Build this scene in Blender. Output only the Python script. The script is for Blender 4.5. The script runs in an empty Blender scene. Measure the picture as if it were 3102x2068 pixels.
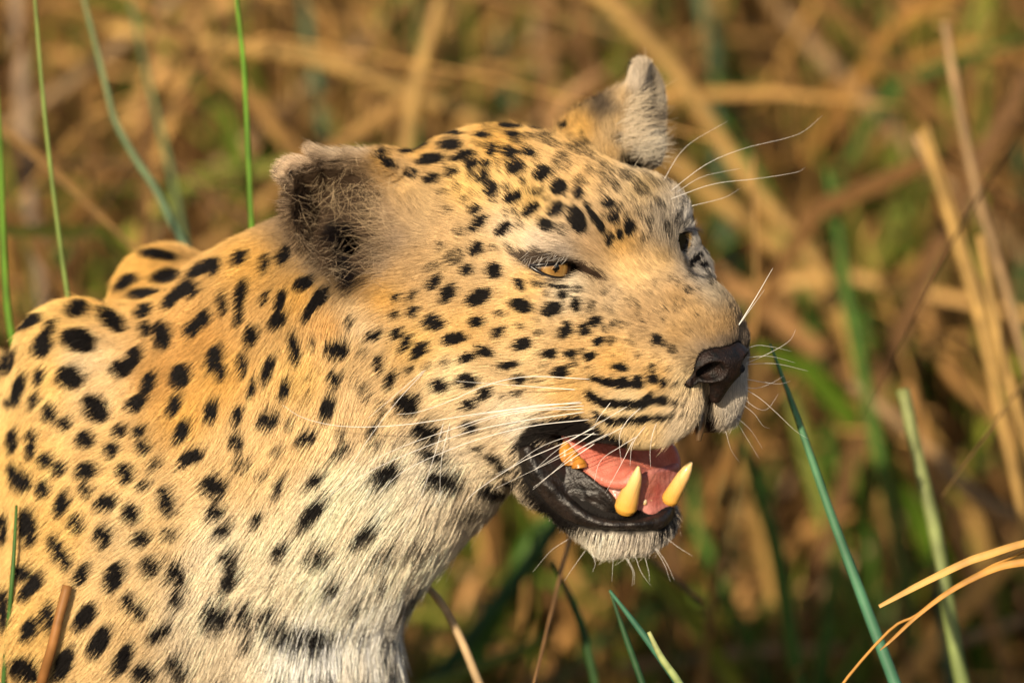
import bpy, math, os
import numpy as np
from mathutils import Vector, Matrix
rng = np.random.default_rng(7)
R = math.radians

# ------------------------------------------------------------------ camera, sky, sun, exposure
PITCH = R(15.0)                 # the camera looks down from a vehicle
DIST = 6000.0                   # mm from the lens to the near eye
S = 0.18                        # mm per photo pixel at that distance
CX, CY = 1551.0, 1034.0
Z0 = 0.62                       # height of the aim point above the ground (m)
SUN_EL, SUN_AZ = 27.0, 21.0     # sun height; degrees to the left of straight behind the camera
AX = np.array([1.0, 0, 0]); AV = np.array([0, math.sin(PITCH), math.cos(PITCH)])
AW = np.array([0, -math.cos(PITCH), math.sin(PITCH)])
ORG = np.array([0, 0, Z0])
FUR = float(os.environ.get('FUR', '1'))

sc = bpy.context.scene
col = sc.collection
cam = bpy.data.cameras.new('camera'); camo = bpy.data.objects.new('camera', cam); col.objects.link(camo)
camo.location = Vector(ORG + AW*DIST/1000); camo.rotation_euler = (math.pi/2 - PITCH, 0, 0)
cam.sensor_width = 36; cam.lens = 36*DIST/(3102*S); cam.clip_start = 0.1; cam.clip_end = 2000
cam.dof.use_dof = True; cam.dof.focus_distance = DIST/1000; cam.dof.aperture_fstop = 4.6; cam.dof.aperture_blades = 9
sc.camera = camo
w = bpy.data.worlds.new('World'); sc.world = w; w.use_nodes = True
nt = w.node_tree; bg = nt.nodes['Background']
sky = nt.nodes.new('ShaderNodeTexSky'); sky.sky_type = 'NISHITA'; sky.sun_disc = False
sky.sun_elevation = R(SUN_EL); sky.sun_rotation = R(180 + SUN_AZ); sky.dust_density = 2.0
nt.links.new(sky.outputs[0], bg.inputs[0]); bg.inputs[1].default_value = 0.062
sd = bpy.data.lights.new('sun', 'SUN'); so = bpy.data.objects.new('sun', sd); col.objects.link(so)
sd.energy = 4.2; sd.angle = R(0.6); sd.color = (1.0, 0.83, 0.60)
_sv = Vector((-math.sin(R(SUN_AZ))*math.cos(R(SUN_EL)), -math.cos(R(SUN_AZ))*math.cos(R(SUN_EL)), math.sin(R(SUN_EL))))
so.rotation_euler = _sv.to_track_quat('Z', 'Y').to_euler()
so.location = (-3, -5, 6)
vs = sc.view_settings; vs.view_transform = 'Standard'; vs.look = 'None'; vs.exposure = 0.63; vs.gamma = 1.0
vs.use_curve_mapping = False
cy = sc.cycles
cy.use_denoising = True; cy.denoiser = 'OPENIMAGEDENOISE'
cy.max_bounces = 6; cy.diffuse_bounces = 2; cy.glossy_bounces = 4; cy.transmission_bounces = 6
cy.use_adaptive_sampling = False; cy.sample_clamp_indirect = 6.0; cy.caustics_reflective = False; cy.caustics_refractive = False
sc.cycles_curves.shape = 'RIBBONS'; sc.cycles_curves.subdivisions = 2

# ------------------------------------------------------------------ spaces
# C-space: millimetres, x right, y up in the picture plane, w towards the lens, origin at the aim point.
def to_world(C):
    C = np.asarray(C, float)/1000
    return ORG + C[..., 0:1]*AX + C[..., 1:2]*AV + C[..., 2:3]*AW
def at(px, py, wv):
    px, py, wv = np.broadcast_arrays(np.asarray(px, float), np.asarray(py, float), np.asarray(wv, float))
    k = (DIST - wv)/DIST*S
    return np.stack([(px - CX)*k, (CY - py)*k, wv], -1)
def to_px(C):
    k = DIST/(DIST - C[..., 2])/S
    return CX + C[..., 0]*k, CY - C[..., 1]*k
YAW = R(45.0)
def body_axes(yaw):
    s, c, sp, cp = math.sin(yaw), math.cos(yaw), math.sin(PITCH), math.cos(PITCH)
    return np.array([[c, -sp*s, cp*s], [s, sp*c, -cp*c], [0, cp, sp]])      # forward, far side, up
HM = body_axes(YAW); H0 = at(1880, 771, -33)
def hd(f, l, u): return H0 + f*HM[0] + l*HM[1] + u*HM[2]
def to_head(C): return (C - H0) @ HM.T
def hpx(px, py, l):
    """the point with lateral offset l that shows at a photo pixel"""
    wv = -33.0
    for _ in range(6):
        a = at(px, py, wv); q = to_head(a)
        # move along the view (w) until the lateral offset fits
        wv += (l - q[1])/HM[1][2]
    return at(px, py, wv)
BM = body_axes(R(35.0)); B0 = at(560, 1330, -150)
def bd(f, l, u): return B0 + f*BM[0] + l*BM[1] + u*BM[2]

# ------------------------------------------------------------------ signed distance modelling
class Field:
    def __init__(s): s.ops = []
    def add(s, space, fn, c, rad, k, kind): s.ops.append((space, fn, np.array(c, float), rad, k, kind)); return s
    def ell(s, space, c, r, k=10, rot=None, kind='u'):
        c = np.array(c, float); r = np.array(r, float)
        def fn(X):
            q = X - c
            if rot is not None: q = q @ rot.T
            k0 = np.sqrt(((q/r)**2).sum(1)); k1 = np.sqrt(((q/(r*r))**2).sum(1)) + 1e-9
            return k0*(k0 - 1)/k1
        return s.add(space, fn, c, r.max(), k, kind)
    def cone(s, space, a, b, ra, rb, k=10, kind='u', sq=None):
        a = np.array(a, float); b = np.array(b, float); ba = b - a; L2 = ba @ ba
        def fn(X):
            q = X - a
            t = np.clip(q @ ba/L2, 0, 1)
            return np.sqrt(((q - t[:, None]*ba)**2).sum(1)) - (ra + (rb - ra)*t)
        return s.add(space, fn, (a + b)/2, math.sqrt(L2)/2 + max(ra, rb), k, kind)
    def cloud(s, space, pts, rad, k=6, kind='u'):
        pts = np.asarray(pts, float); rad = np.broadcast_to(np.asarray(rad, float), len(pts)); c = pts.mean(0)
        rr = np.sqrt(((pts - c)**2).sum(1)).max() + rad.max()
        def fn(X):
            out = np.full(len(X), 1e3)
            for i in range(0, len(X), 20000):
                x = X[i:i+20000]
                d = np.sqrt(np.maximum((x**2).sum(1)[:, None] + (pts**2).sum(1)[None] - 2*x @ pts.T, 0)) - rad[None]
                out[i:i+20000] = d.min(1)
            return out
        return s.add(space, fn, c, rr, k, kind)
    def __call__(s, P, h=2.0):
        d = np.full(len(P), 80.0)
        Q = to_head(P); Qm = Q.copy(); Qm[:, 1] = np.abs(Qm[:, 1])
        B = (P - B0) @ BM.T; Bm = B.copy(); Bm[:, 1] = np.abs(Bm[:, 1])
        sp = {'C': P, 'H': Q, 'M': Qm, 'B': B, 'BM': Bm}
        for space, fn, c, rad, k, kind in s.ops:
            X = sp[space]; m = rad + k + 3*h
            idx = np.nonzero(((X - c)**2).sum(1) < m*m)[0]
            if not len(idx): continue
            v = fn(X[idx]); a = d[idx]
            if kind == 'u': hh = np.maximum(k - np.abs(a - v), 0)/k; d[idx] = np.minimum(a, v) - hh*hh*k/4
            else: v = -v; hh = np.maximum(k - np.abs(a - v), 0)/k; d[idx] = np.maximum(a, v) + hh*hh*k/4
        return d

def mesh_field(F, lo, hi, h, levels=4):
    lo = np.array(lo, float); hi = np.array(hi, float)
    Hh = h*2**levels
    n = np.ceil((hi - lo)/Hh).astype(int)
    C = np.stack(np.meshgrid(*[np.arange(k) for k in n], indexing='ij'), -1).reshape(-1, 3)
    for lv in range(levels, -1, -1):
        hs = h*2**lv
        d = F(lo + (C + 0.5)*hs, hs)
        C = C[np.abs(d) < hs*1.25]
        if lv:
            off = np.array([[i, j, k] for i in (0, 1) for j in (0, 1) for k in (0, 1)])
            C = (C[:, None]*2 + off[None]).reshape(-1, 3)
    N = np.int64(4096)
    key = lambda c: ((c[..., 0].astype(np.int64) + 2)*N + c[..., 1] + 2)*N + c[..., 2] + 2
    off = np.array([[i, j, k] for i in (0, 1) for j in (0, 1) for k in (0, 1)])
    cor = C[:, None] + off[None]
    uk, inv = np.unique(key(cor), return_inverse=True)
    inv = inv.reshape(len(C), 8)
    up = np.zeros((len(uk), 3), np.int64); up[inv.ravel()] = cor.reshape(-1, 3)
    val = F(lo + up*h, h)
    v8 = val[inv]; neg = v8 < 0
    act = neg.any(1) & ~neg.all(1)
    C, v8 = C[act], v8[act]
    acc = np.zeros((len(C), 3)); cnt = np.zeros(len(C))
    for i in range(8):
        for j in range(i+1, 8):
            if np.abs(off[i] - off[j]).sum() != 1: continue
            m = (v8[:, i] < 0) != (v8[:, j] < 0)
            t = v8[m, i]/(v8[m, i] - v8[m, j])
            acc[m] += off[i] + t[:, None]*(off[j] - off[i]); cnt[m] += 1
    V = lo + (C + acc/cnt[:, None])*h
    ck = key(C); order = np.argsort(ck); sk = ck[order]
    def find(c):
        k = key(c); p = np.searchsorted(sk, k); p = np.minimum(p, len(sk)-1)
        ok = sk[p] == k
        return order[p], ok
    quads = []
    for a in range(3):
        b, c = (a+1) % 3, (a+2) % 3
        i1 = {0: 4, 1: 2, 2: 1}[a]
        s0 = v8[:, 0] < 0; s1 = v8[:, i1] < 0
        m = np.nonzero(s0 != s1)[0]
        eb = np.zeros(3, int); eb[b] = 1; ec = np.zeros(3, int); ec[c] = 1
        i2, o2 = find(C[m] - eb); i3, o3 = find(C[m] - eb - ec); i4, o4 = find(C[m] - ec)
        ok = o2 & o3 & o4
        q = np.stack([m, i2, i3, i4], 1)[ok]
        fl = s0[m][ok]
        q[~fl] = q[~fl][:, ::-1]
        quads.append(q)
    Q = np.concatenate(quads)
    return V, Q

def vnormals(V, Q):
    n = np.cross(V[Q[:, 2]] - V[Q[:, 0]], V[Q[:, 3]] - V[Q[:, 1]])
    N = np.zeros_like(V)
    for i in range(4): 
        for a in range(3): N[:, a] += np.bincount(Q[:, i], n[:, a], len(V))
    return N/(np.linalg.norm(N, axis=1, keepdims=True) + 1e-12)

LEO = None      # leopard root empty
def new_mesh(name, V, faces, mat, parent=None, smooth=True, world=False, colors=None):
    """V in C-space mm (or world metres); faces (n,k) array or list"""
    W = np.asarray(V, float) if world else to_world(V)
    org = np.array(parent.location) if parent is not None else None
    me = bpy.data.meshes.new(name)
    o = bpy.data.objects.new(name, me); col.objects.link(o)
    if parent is not None:
        o.parent = parent
        off = np.array(parent['abs'] if 'abs' in parent.keys() else parent.location)
        W = W - off
    F = np.asarray(faces); k = F.shape[1]
    me.vertices.add(len(W)); me.vertices.foreach_set('co', W.astype(np.float32).ravel())
    me.loops.add(F.size); me.loops.foreach_set('vertex_index', F.astype(np.int32).ravel())
    me.polygons.add(len(F)); me.polygons.foreach_set('loop_start', np.arange(0, F.size, k, dtype=np.int32))
    me.polygons.foreach_set('loop_total', np.full(len(F), k, np.int32))
    if smooth: me.polygons.foreach_set('use_smooth', np.ones(len(F), bool))
    if colors is not None:
        a = me.attributes.new('col', 'FLOAT_COLOR', 'POINT')
        c4 = np.ones((len(W), 4), np.float32); c4[:, :colors.shape[1]] = colors
        a.data.foreach_set('color', c4.ravel())
    me.update(); me.validate()
    if mat: me.materials.append(mat)
    return o
def spline(P, n):
    """Catmull-Rom through points P -> n samples"""
    P = np.asarray(P, float)
    if len(P) == 2: P = np.stack([P[0], (P[0]+P[1])/2, P[1]])
    E = np.concatenate([[2*P[0]-P[1]], P, [2*P[-1]-P[-2]]])
    t = np.linspace(0, len(P)-1 - 1e-6, n); i = t.astype(int); f = (t - i)[:, None]
    a, b, c, d = E[i], E[i+1], E[i+2], E[i+3]
    return 0.5*(2*b + (c-a)*f + (2*a-5*b+4*c-d)*f*f + (3*b-a-3*c+d)*f**3)
def tube(P, r, sides=6, flat=1.0, nrm=None, cap=True):
    """tube along path P with radii r -> V, quads (tip rings closed by tiny radius)"""
    P = np.asarray(P, float); n = len(P); r = np.broadcast_to(np.asarray(r, float), n)
    T = np.gradient(P, axis=0); T /= np.linalg.norm(T, axis=1, keepdims=True) + 1e-12
    ref = np.array(nrm if nrm is not None else [0.13, 0.27, 0.95], float)
    A = np.cross(T, ref); A /= np.linalg.norm(A, axis=1, keepdims=True) + 1e-12
    B = np.cross(A, T)
    if cap:
        P = np.concatenate([P[:1], P, P[-1:]]); A = np.concatenate([A[:1], A, A[-1:]]); B = np.concatenate([B[:1], B, B[-1:]])
        r = np.concatenate([[r[0]*0.02], r, [r[-1]*0.02]]); n += 2
    th = np.arange(sides)/sides*2*math.pi
    V = P[:, None] + r[:, None, None]*(np.cos(th)[None, :, None]*A[:, None] + flat*np.sin(th)[None, :, None]*B[:, None])
    i = np.arange(n-1)[:, None]*sides; j = np.arange(sides)[None]; j2 = (j+1) % sides
    Q = np.stack([i+j, i+j2, i+sides+j2, i+sides+j], -1).reshape(-1, 4)
    return V.reshape(-1, 3), Q
def merge(parts):
    Vs, Qs, o = [], [], 0
    for V, Q in parts: Vs.append(V); Qs.append(Q + o); o += len(V)
    return np.concatenate(Vs), np.concatenate(Qs)

# ------------------------------------------------------------------ materials
def mat_new(name, color=(0.5, 0.5, 0.5), rough=0.5, spec=0.5, **kw):
    m = bpy.data.materials.new(name); m.use_nodes = True
    b = m.node_tree.nodes['Principled BSDF']
    b.inputs['Base Color'].default_value = (*color, 1); b.inputs['Roughness'].default_value = rough
    b.inputs['Specular IOR Level'].default_value = spec
    for k, v in kw.items(): b.inputs[k.replace('_', ' ')].default_value = v
    return m
def nodes(m): return m.node_tree.nodes, m.node_tree.links, m.node_tree.nodes['Principled BSDF']
def noise_color(m, c1, c2, scale, detail=4, bump=0.0, bscale=None, rough=None, stretch=None):
    """mottled colour + fine relief from object-space noise"""
    N, L, b = nodes(m)
    tc = N.new('ShaderNodeTexCoord'); mp = N.new('ShaderNodeMapping'); L.new(tc.outputs['Object'], mp.inputs[0])
    if stretch: mp.inputs['Scale'].default_value = stretch
    n = N.new('ShaderNodeTexNoise'); n.inputs['Scale'].default_value = scale; n.inputs['Detail'].default_value = detail
    L.new(mp.outputs[0], n.inputs['Vector'])
    r = N.new('ShaderNodeValToRGB'); r.color_ramp.elements[0].color = (*c1, 1); r.color_ramp.elements[1].color = (*c2, 1)
    r.color_ramp.elements[0].position = 0.32; r.color_ramp.elements[1].position = 0.68
    L.new(n.outputs['Fac'], r.inputs[0]); L.new(r.outputs[0], b.inputs['Base Color'])
    if bump:
        n2 = N.new('ShaderNodeTexNoise'); n2.inputs['Scale'].default_value = bscale or scale*4; n2.inputs['Detail'].default_value = 3
        L.new(mp.outputs[0], n2.inputs['Vector'])
        bp = N.new('ShaderNodeBump'); bp.inputs['Strength'].default_value = bump; bp.inputs['Distance'].default_value = 0.001
        L.new(n2.outputs['Fac'], bp.inputs['Height']); L.new(bp.outputs[0], b.inputs['Normal'])
    return m
def attr_mat(name, rough=0.8, spec=0.2):
    m = mat_new(name, rough=rough, spec=spec); N, L, b = nodes(m)
    a = N.new('ShaderNodeAttribute'); a.attribute_name = 'col'
    L.new(a.outputs['Color'], b.inputs['Base Color'])
    return m

# ------------------------------------------------------------------ the leopard's body as one field
LF = Field()
# torso, legs (mostly out of frame)
LF.cone('B', (-100, 0, -78), (-430, 0, -98), 106, 100, 30)
LF.cone('B', (-430, 0, -98), (-640, 0, -70), 100, 90, 40)
LF.ell('BM', (-640, 55, -70), (95, 55, 120), 40)
LF.ell('B', (34, 4, -112), (90, 80, 105), 40)
LF.cone('B', (-40, -52, 53), (5, -84, -90), 30, 55, 20)
LF.cone('B', (-56, 58, 60), (5, 84, -90), 30, 55, 20)           # shoulder blade
LF.cone('BM', (5, 84, -90), (30, 88, -230), 56, 40, 30)
LF.cone('BM', (30, 88, -230), (5, 84, -380), 40, 27, 20)
LF.cone('BM', (5, 84, -380), (12, 82, -500), 27, 25, 14)
LF.ell('BM', (30, 82, -515), (46, 32, 20), 14)
LF.cone('BM', (-630, 80, -110), (-560, 84, -230), 70, 44, 30)
LF.cone('BM', (-560, 84, -230), (-670, 82, -360), 42, 25, 20)
LF.cone('BM', (-670, 82, -360), (-640, 82, -500), 25, 24, 14)
LF.ell('BM', (-620, 82, -515), (48, 32, 20), 14)
LF.cone('B', (-720, 0, -30), (-900, 20, -260), 30, 22, 30)
LF.cone('B', (-900, 20, -260), (-1080, 40, -430), 22, 20, 12)
LF.cone('B', (-1080, 40, -430), (-1250, 70, -400), 20, 15, 12)
# neck
def hb(f, l, u): return hd(f, l, u)
nk0, nk1, nk2 = hd(-108, 0, -28), at(985, 1205, -128), bd(5, 0, -28)
LF.cone('C', nk0, nk1, 70, 92, 34)
LF.cone('C', nk1, nk2, 92, 104, 40)
LF.cone('C', hd(-80, 0, -82), at(1020, 1420, -118), 40, 72, 36)   # throat
# skull
LF.ell('H', (-74, 0, 4), (76, 56, 50), 26)
LF.ell('H', (-14, 0, 8), (40, 46, 32), 22)
LF.ell('M', (-16, 36, 12), (26, 22, 22), 14)                      # brow
LF.cone('H', (6, 0, -16), (58, 0, -31), 24, 21, 18)               # bridge
LF.ell('H', (63, 0, -39), (16, 17, 13), 10)
LF.ell('M', (64, 15.5, -43.5), (12, 8.5, 8), 5)                     # furred wings of the nose
LF.ell('M', (-46, 40, -32), (50, 32, 44), 26)                     # cheekbone
LF.ell('M', (-84, 36, -48), (44, 32, 52), 26)
LF.ell('M', (22, 26, -44), (44, 20, 34), 20)                      # side of the snout
LF.ell('M', (46, 17, -67), (27, 19.5, 24.5), 9)                       # whisker pads
LF.ell('M', (20, 24, -74), (38, 17, 22), 14)                      # upper lip
LF.cone('M', (-28, 40, -80), (14, 32, -84), 15, 12, 12)
LF.ell('M', (38, 27, -86), (22, 10.5, 11), 8)                      # hanging edge of the upper lip
# lower jaw, hinged open
LF.cone('M', (-72, 44, -70), (-26, 30, -122), 28, 18, 14)
LF.cone('M', (-26, 30, -124), (6, 16, -150), 17, 15, 8)
LF.ell('H', (9, 0, -150), (22, 22, 16), 8)
LF.ell('M', (-2, 42, -19), (26, 18, 22), 14)                     # cheek below the eye
# mouth cavity
MR = np.array([[math.cos(R(-30)), 0, math.sin(R(-30))], [0, 1, 0], [-math.sin(R(-30)), 0, math.cos(R(-30))]])
LF.ell('H', (14, 0, -112), (62, 27, 16), 6, rot=MR, kind='s')
# ears
def grid_sheet(rows, n=18, m=20):
    """rows: list of polylines (k,3) -> smooth grid of points"""
    A = np.stack([spline(r, n) for r in rows])           # rows, n, 3
    return np.stack([spline(A[:, i], m) for i in range(n)], 1)  # m, n, 3
canal = at(1068, 762, -92)
rimN = np.array([(1300, 590, -70), (1215, 528, -62), (1150, 492, -56), (1105, 472, -52), (1045, 466, -50), (985, 466, -50), (948, 458, -49), (952, 488, -52),
                 (905, 492, -50), (870, 500, -47), (856, 530, -46), (880, 562, -50), (872, 620, -50), (882, 680, -52), (915, 742, -56), (955, 795, -62), (992, 840, -68),
                 (1045, 862, -74), (1095, 858, -72), (1150, 815, -66), (1210, 740, -66), (1280, 660, -68)], float)
rimC = at(rimN[:, 0], rimN[:, 1], rimN[:, 2] - 4)
rimC = np.concatenate([rimC, rimC[:1]])
rimS = spline(rimC, 64)
earN = []
for t in np.linspace(0.0, 1, 15):
    c = canal + (rimS - canal)*t
    c[:, 2] = canal[2] + (rimS[:, 2] - canal[2])*(t**2.2)*1.0 - 10*(1 - t)
    earN.append(c)
earN = np.concatenate(earN)
LF.cloud('C', earN, 3.0, 5)
LF.ell('C', at(1190, 720, -96), (32, 30, 22), 16)
LF.ell('C', at(1160, 580, -86), (30, 24, 14), 12)
LF.cone('C', at(1072, 700, -66), at(1066, 830, -66), 7.5, 6.0, 4, kind='s')
LF.cone('C', at(1072, 740, -60), at(1090, 750, -100), 9, 7, 4, kind='s')
earF_rows = [at([1700, 1765, 1850, 1905, 1926], [400, 338, 292, 262, 215], [-138, -138, -136, -134, -132]),
             at([1770, 1830, 1880, 1912, 1934], [425, 370, 320, 268, 208], [-120, -118, -116, -116, -120]),
             at([1860, 1880, 1902, 1922, 1940], [450, 380, 320, 262, 203], [-108, -106, -105, -108, -114]),
             at([1915, 1935, 1950, 1957, 1950], [470, 400, 330, 268, 205], [-130, -132, -132, -128, -120]),
             at([1965, 1992, 2000, 1992, 1962], [480, 420, 330, 262, 208], [-140, -140, -138, -132, -124])]
earF = grid_sheet(earF_rows).reshape(-1, 3)
LF.cloud('C', earF, 3.0, 5)
LF.ell('C', at(1850, 455, -122), (28, 16, 26), 14)
# eye openings
EYES = []
for nm, ap, wv, gaze in (('n', [(1606, 806), (1634, 802), (1665, 799), (1700, 794), (1735, 790), (1758, 802), (1772, 816), (1750, 828), (1722, 840), (1690, 843), (1658, 836), (1630, 822)], 0, (0.42, -0.12, 0.90)),
                         ('f', [(2038, 714), (2055, 706), (2078, 702), (2098, 703), (2101, 726), (2093, 752), (2076, 769), (2064, 766), (2052, 748), (2042, 732)], -62, (0.55, -0.10, 0.83))):
    g = np.array(gaze); g /= np.linalg.norm(g)
    ic = at(1685, 813, 3) if nm == 'n' else at(2050, 729, -62)
    EYES.append((nm, np.array(ap, float), wv, g, ic))
# carve the eye openings: prism of the outline along the view, only the front skin
def prism(field, poly_px, w0, w1, k):
    P = np.array(poly_px, float)
    pc = P.mean(0); cc = at(pc[0], pc[1], (w0+w1)/2); rad = 30 + (w1-w0)/2
    def fn(X):
        x, y = to_px(X)
        d = np.full(len(X), 1e9); ins = np.zeros(len(X), bool)
        for i in range(len(P)):
            a, b = P[i], P[(i+1) % len(P)]; e = b - a
            qx, qy = x - a[0], y - a[1]
            t = np.clip((qx*e[0] + qy*e[1])/(e @ e), 0, 1)
            d = np.minimum(d, (qx - t*e[0])**2 + (qy - t*e[1])**2)
            c = ((a[1] > y) != (b[1] > y)) & (x < (b[0]-a[0])*(y-a[1])/(b[1]-a[1] + 1e-12) + a[0])
            ins ^= c
        d = np.sqrt(d)*S; d[ins] *= -1
        z = np.abs(X[:, 2] - (w0+w1)/2) - (w1-w0)/2
        return np.maximum(d, z)
    field.add('C', fn, cc, rad, k, 's')
for nm, ap, wv, g, ic in EYES:
    prism(LF, ap, ic[2] - 22, ic[2] + 30, 1.5)

# ------------------------------------------------------------------ photo tracings: spots, coat colour, coat flow
def zz(ox, oy, sc_, L):
    out = []
    for t in L:
        x, y, rx, ry = t[:4] if len(t) >= 4 else (*t[:3], t[2])
        out.append((ox + x/sc_, oy + y/sc_, rx/sc_, ry/sc_, t[4] if len(t) > 4 else 0.0, t[5] if len(t) > 5 else 1.0))
    return out
SP4 = zz(0, 700, 1.1462, [
 (545,80,60,14,8),(430,180,40,16,-35),(570,155,50,18,-12),(490,215,55,12,-8),(355,200,36,12,-70),(610,215,60,14,-45),(690,130,50,14,-35),(655,205,26,24),(580,250,22,18),
 (490,275,28,18,-30),(735,125,30,20,-60),(820,95,30,17,-65),(975,88,36,17,-65),(910,120,32,13,-85),(1050,185,34,20,-25),(910,235,22,12,-70),(970,245,34,13,-75),
 (960,315,32,22,-35),(1100,245,50,19,-55),(1060,300,22,13,-60),(1210,325,24,12,70),(765,255,40,13,80),(830,225,50,16,-80),(822,305,30,13,-85),(700,310,28,20,-60),
 (655,345,26,22,-60),(555,365,45,26,80),(495,340,26,16,80),(380,305,52,24,40),(260,265,38,22,-25),(95,315,42,16,-30),(165,335,30,13,-60),(140,400,40,26,-70),(265,380,56,33,10),
 (20,455,46,20,-70),(235,512,44,32,15),(415,480,34,24),(455,445,38,20,-60),(325,620,48,32,50),(60,545,42,16,-70),(128,515,28,13,-80),(110,595,26,12,-70),(38,600,24,12),
 (510,530,36,17,-70),(465,600,38,22,-30),(620,510,40,28,-75),(598,610,36,20,-75),(865,370,36,18,-85),(735,450,46,22,-70),(755,490,36,18,70),(835,470,40,15,82),
 (925,490,50,15,-75),(1018,420,56,14,82),(1080,395,18,10,80,.7),(1165,420,38,26,-10),(868,555,28,12,-70),(985,560,32,14,-75),(1157,525,28,17,80),(1062,580,14,10,-60,.5),(1060,520,12,10,0,.4),
 (727,635,40,19,-75),(818,650,34,14,-75),(625,705,40,22,-65),(925,670,36,24,-15),(1135,625,38,22,-70),(1003,675,20,10,80,.8),(815,740,26,18,70),(655,795,48,22,-30),(1060,730,34,20,-35),
 (830,820,30,22,-20,.8),(1180,715,20,12,-60,.8),(1175,780,40,12,-35),(950,775,22,12,-50,.8),(905,860,18,12,0,.8),(965,880,26,12,-75),(955,915,20,12,-80),(165,640,30,18,75),(215,672,24,18),
 (408,700,20,18),(477,700,24,15,-30),(490,755,26,16,45),(285,727,28,24),(378,765,26,22),(38,735,40,15,-85),(100,760,36,12,-85),(100,715,18,12),(150,800,24,20),(195,830,24,18,70),
 (290,838,36,24,-10),(425,845,36,20,70),(530,820,26,15,-60,.8),(490,888,20,15),(290,905,26,15,60),(65,875,40,26,45),(40,840,24,14,70),(142,900,30,17,75),(360,950,36,24,-20),(447,985,32,22,70),
 (570,945,50,19,75),(205,955,44,17,-75),(255,1020,32,17,70),(735,895,44,32,20),(740,985,32,24,-20),(880,1015,30,17,-50),(1080,990,64,23,-50),(1085,875,34,16,-30),(350,1065,32,24,75),
 (480,1075,28,20,-40),(580,1060,28,18,30,.9),(765,1050,34,20,-30),(90,1035,60,24,85),(200,1125,66,20,60),(275,1195,42,17,-65),(390,1205,50,26,-65),(515,1170,34,24,60),(605,1210,40,26,60),
 (605,1290,28,18,70),(780,1145,34,24,-20),(785,1225,50,22,-70),(965,1120,30,17,-50),(1100,1140,44,22,10),(1145,1245,28,16,-60,.8),(1040,1245,12,10,0,.5),(935,1230,12,10,0,.5),(70,1195,28,24),
 (115,1225,34,20,-50),(80,1270,20,18),(5,1320,70,14,90),(5,1040,50,14,90),(160,1345,46,19,80),(95,1390,40,22,-60),(290,1345,54,22,-50),(440,1295,30,19,70),(475,1330,28,20,45),(340,1435,58,26,-60),
 (545,1405,46,18,-25),(420,1490,60,22,-65),(740,1355,48,32,60),(830,1360,40,24,70),(850,1445,24,16),(910,1365,34,24,-40),(965,1415,56,24,20),(1085,1450,72,28,10),(80,1530,50,34,30),(215,1510,60,24,-65),
 (490,1545,36,26),(615,1530,44,22,50)])
SP8 = zz(800, 1100, 1.62, [
 (610,90,44,24,-70),(845,120,42,30,10),(985,85,50,30,-5),(1190,12,42,16,-5),(1445,40,36,22,-20),(1240,82,32,20,10),(1330,85,14,8,0,.6),(1228,148,22,14,0,.8),(1160,172,10,14,0,.6),(1065,155,34,24,-40),(990,210,24,17,-30),
 (480,150,50,16,60,.8),(565,225,40,14,80,.9),(690,215,50,44,60),(995,320,38,22,10),(780,355,58,36,20),(525,345,36,17,-60),(545,405,30,15,-30,.9),(650,405,18,12,0,.6),(1030,425,32,12,10,.9),(810,465,70,22,25),
 (585,570,76,42,-35),(870,605,90,40,20),(1120,480,42,14,20),(1170,530,34,13,15),(1195,595,32,15,15),(1110,650,64,20,5),(490,860,66,26,-30),(580,960,70,28,-20,.85),(975,760,80,24,-10,.7),(750,930,60,34,-20,.75),
 (335,1115,44,20,-60),(560,1130,60,22,-60,.5),(700,1215,70,20,-55,.9),(450,1210,36,18,-50),(340,1195,50,14,0,.5),(440,1380,70,22,10,.7),(630,1420,70,38,-50,.8),(610,1330,24,16,0,.8),(760,1150,40,18,-50,.9),(640,1545,30,20)])
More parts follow.
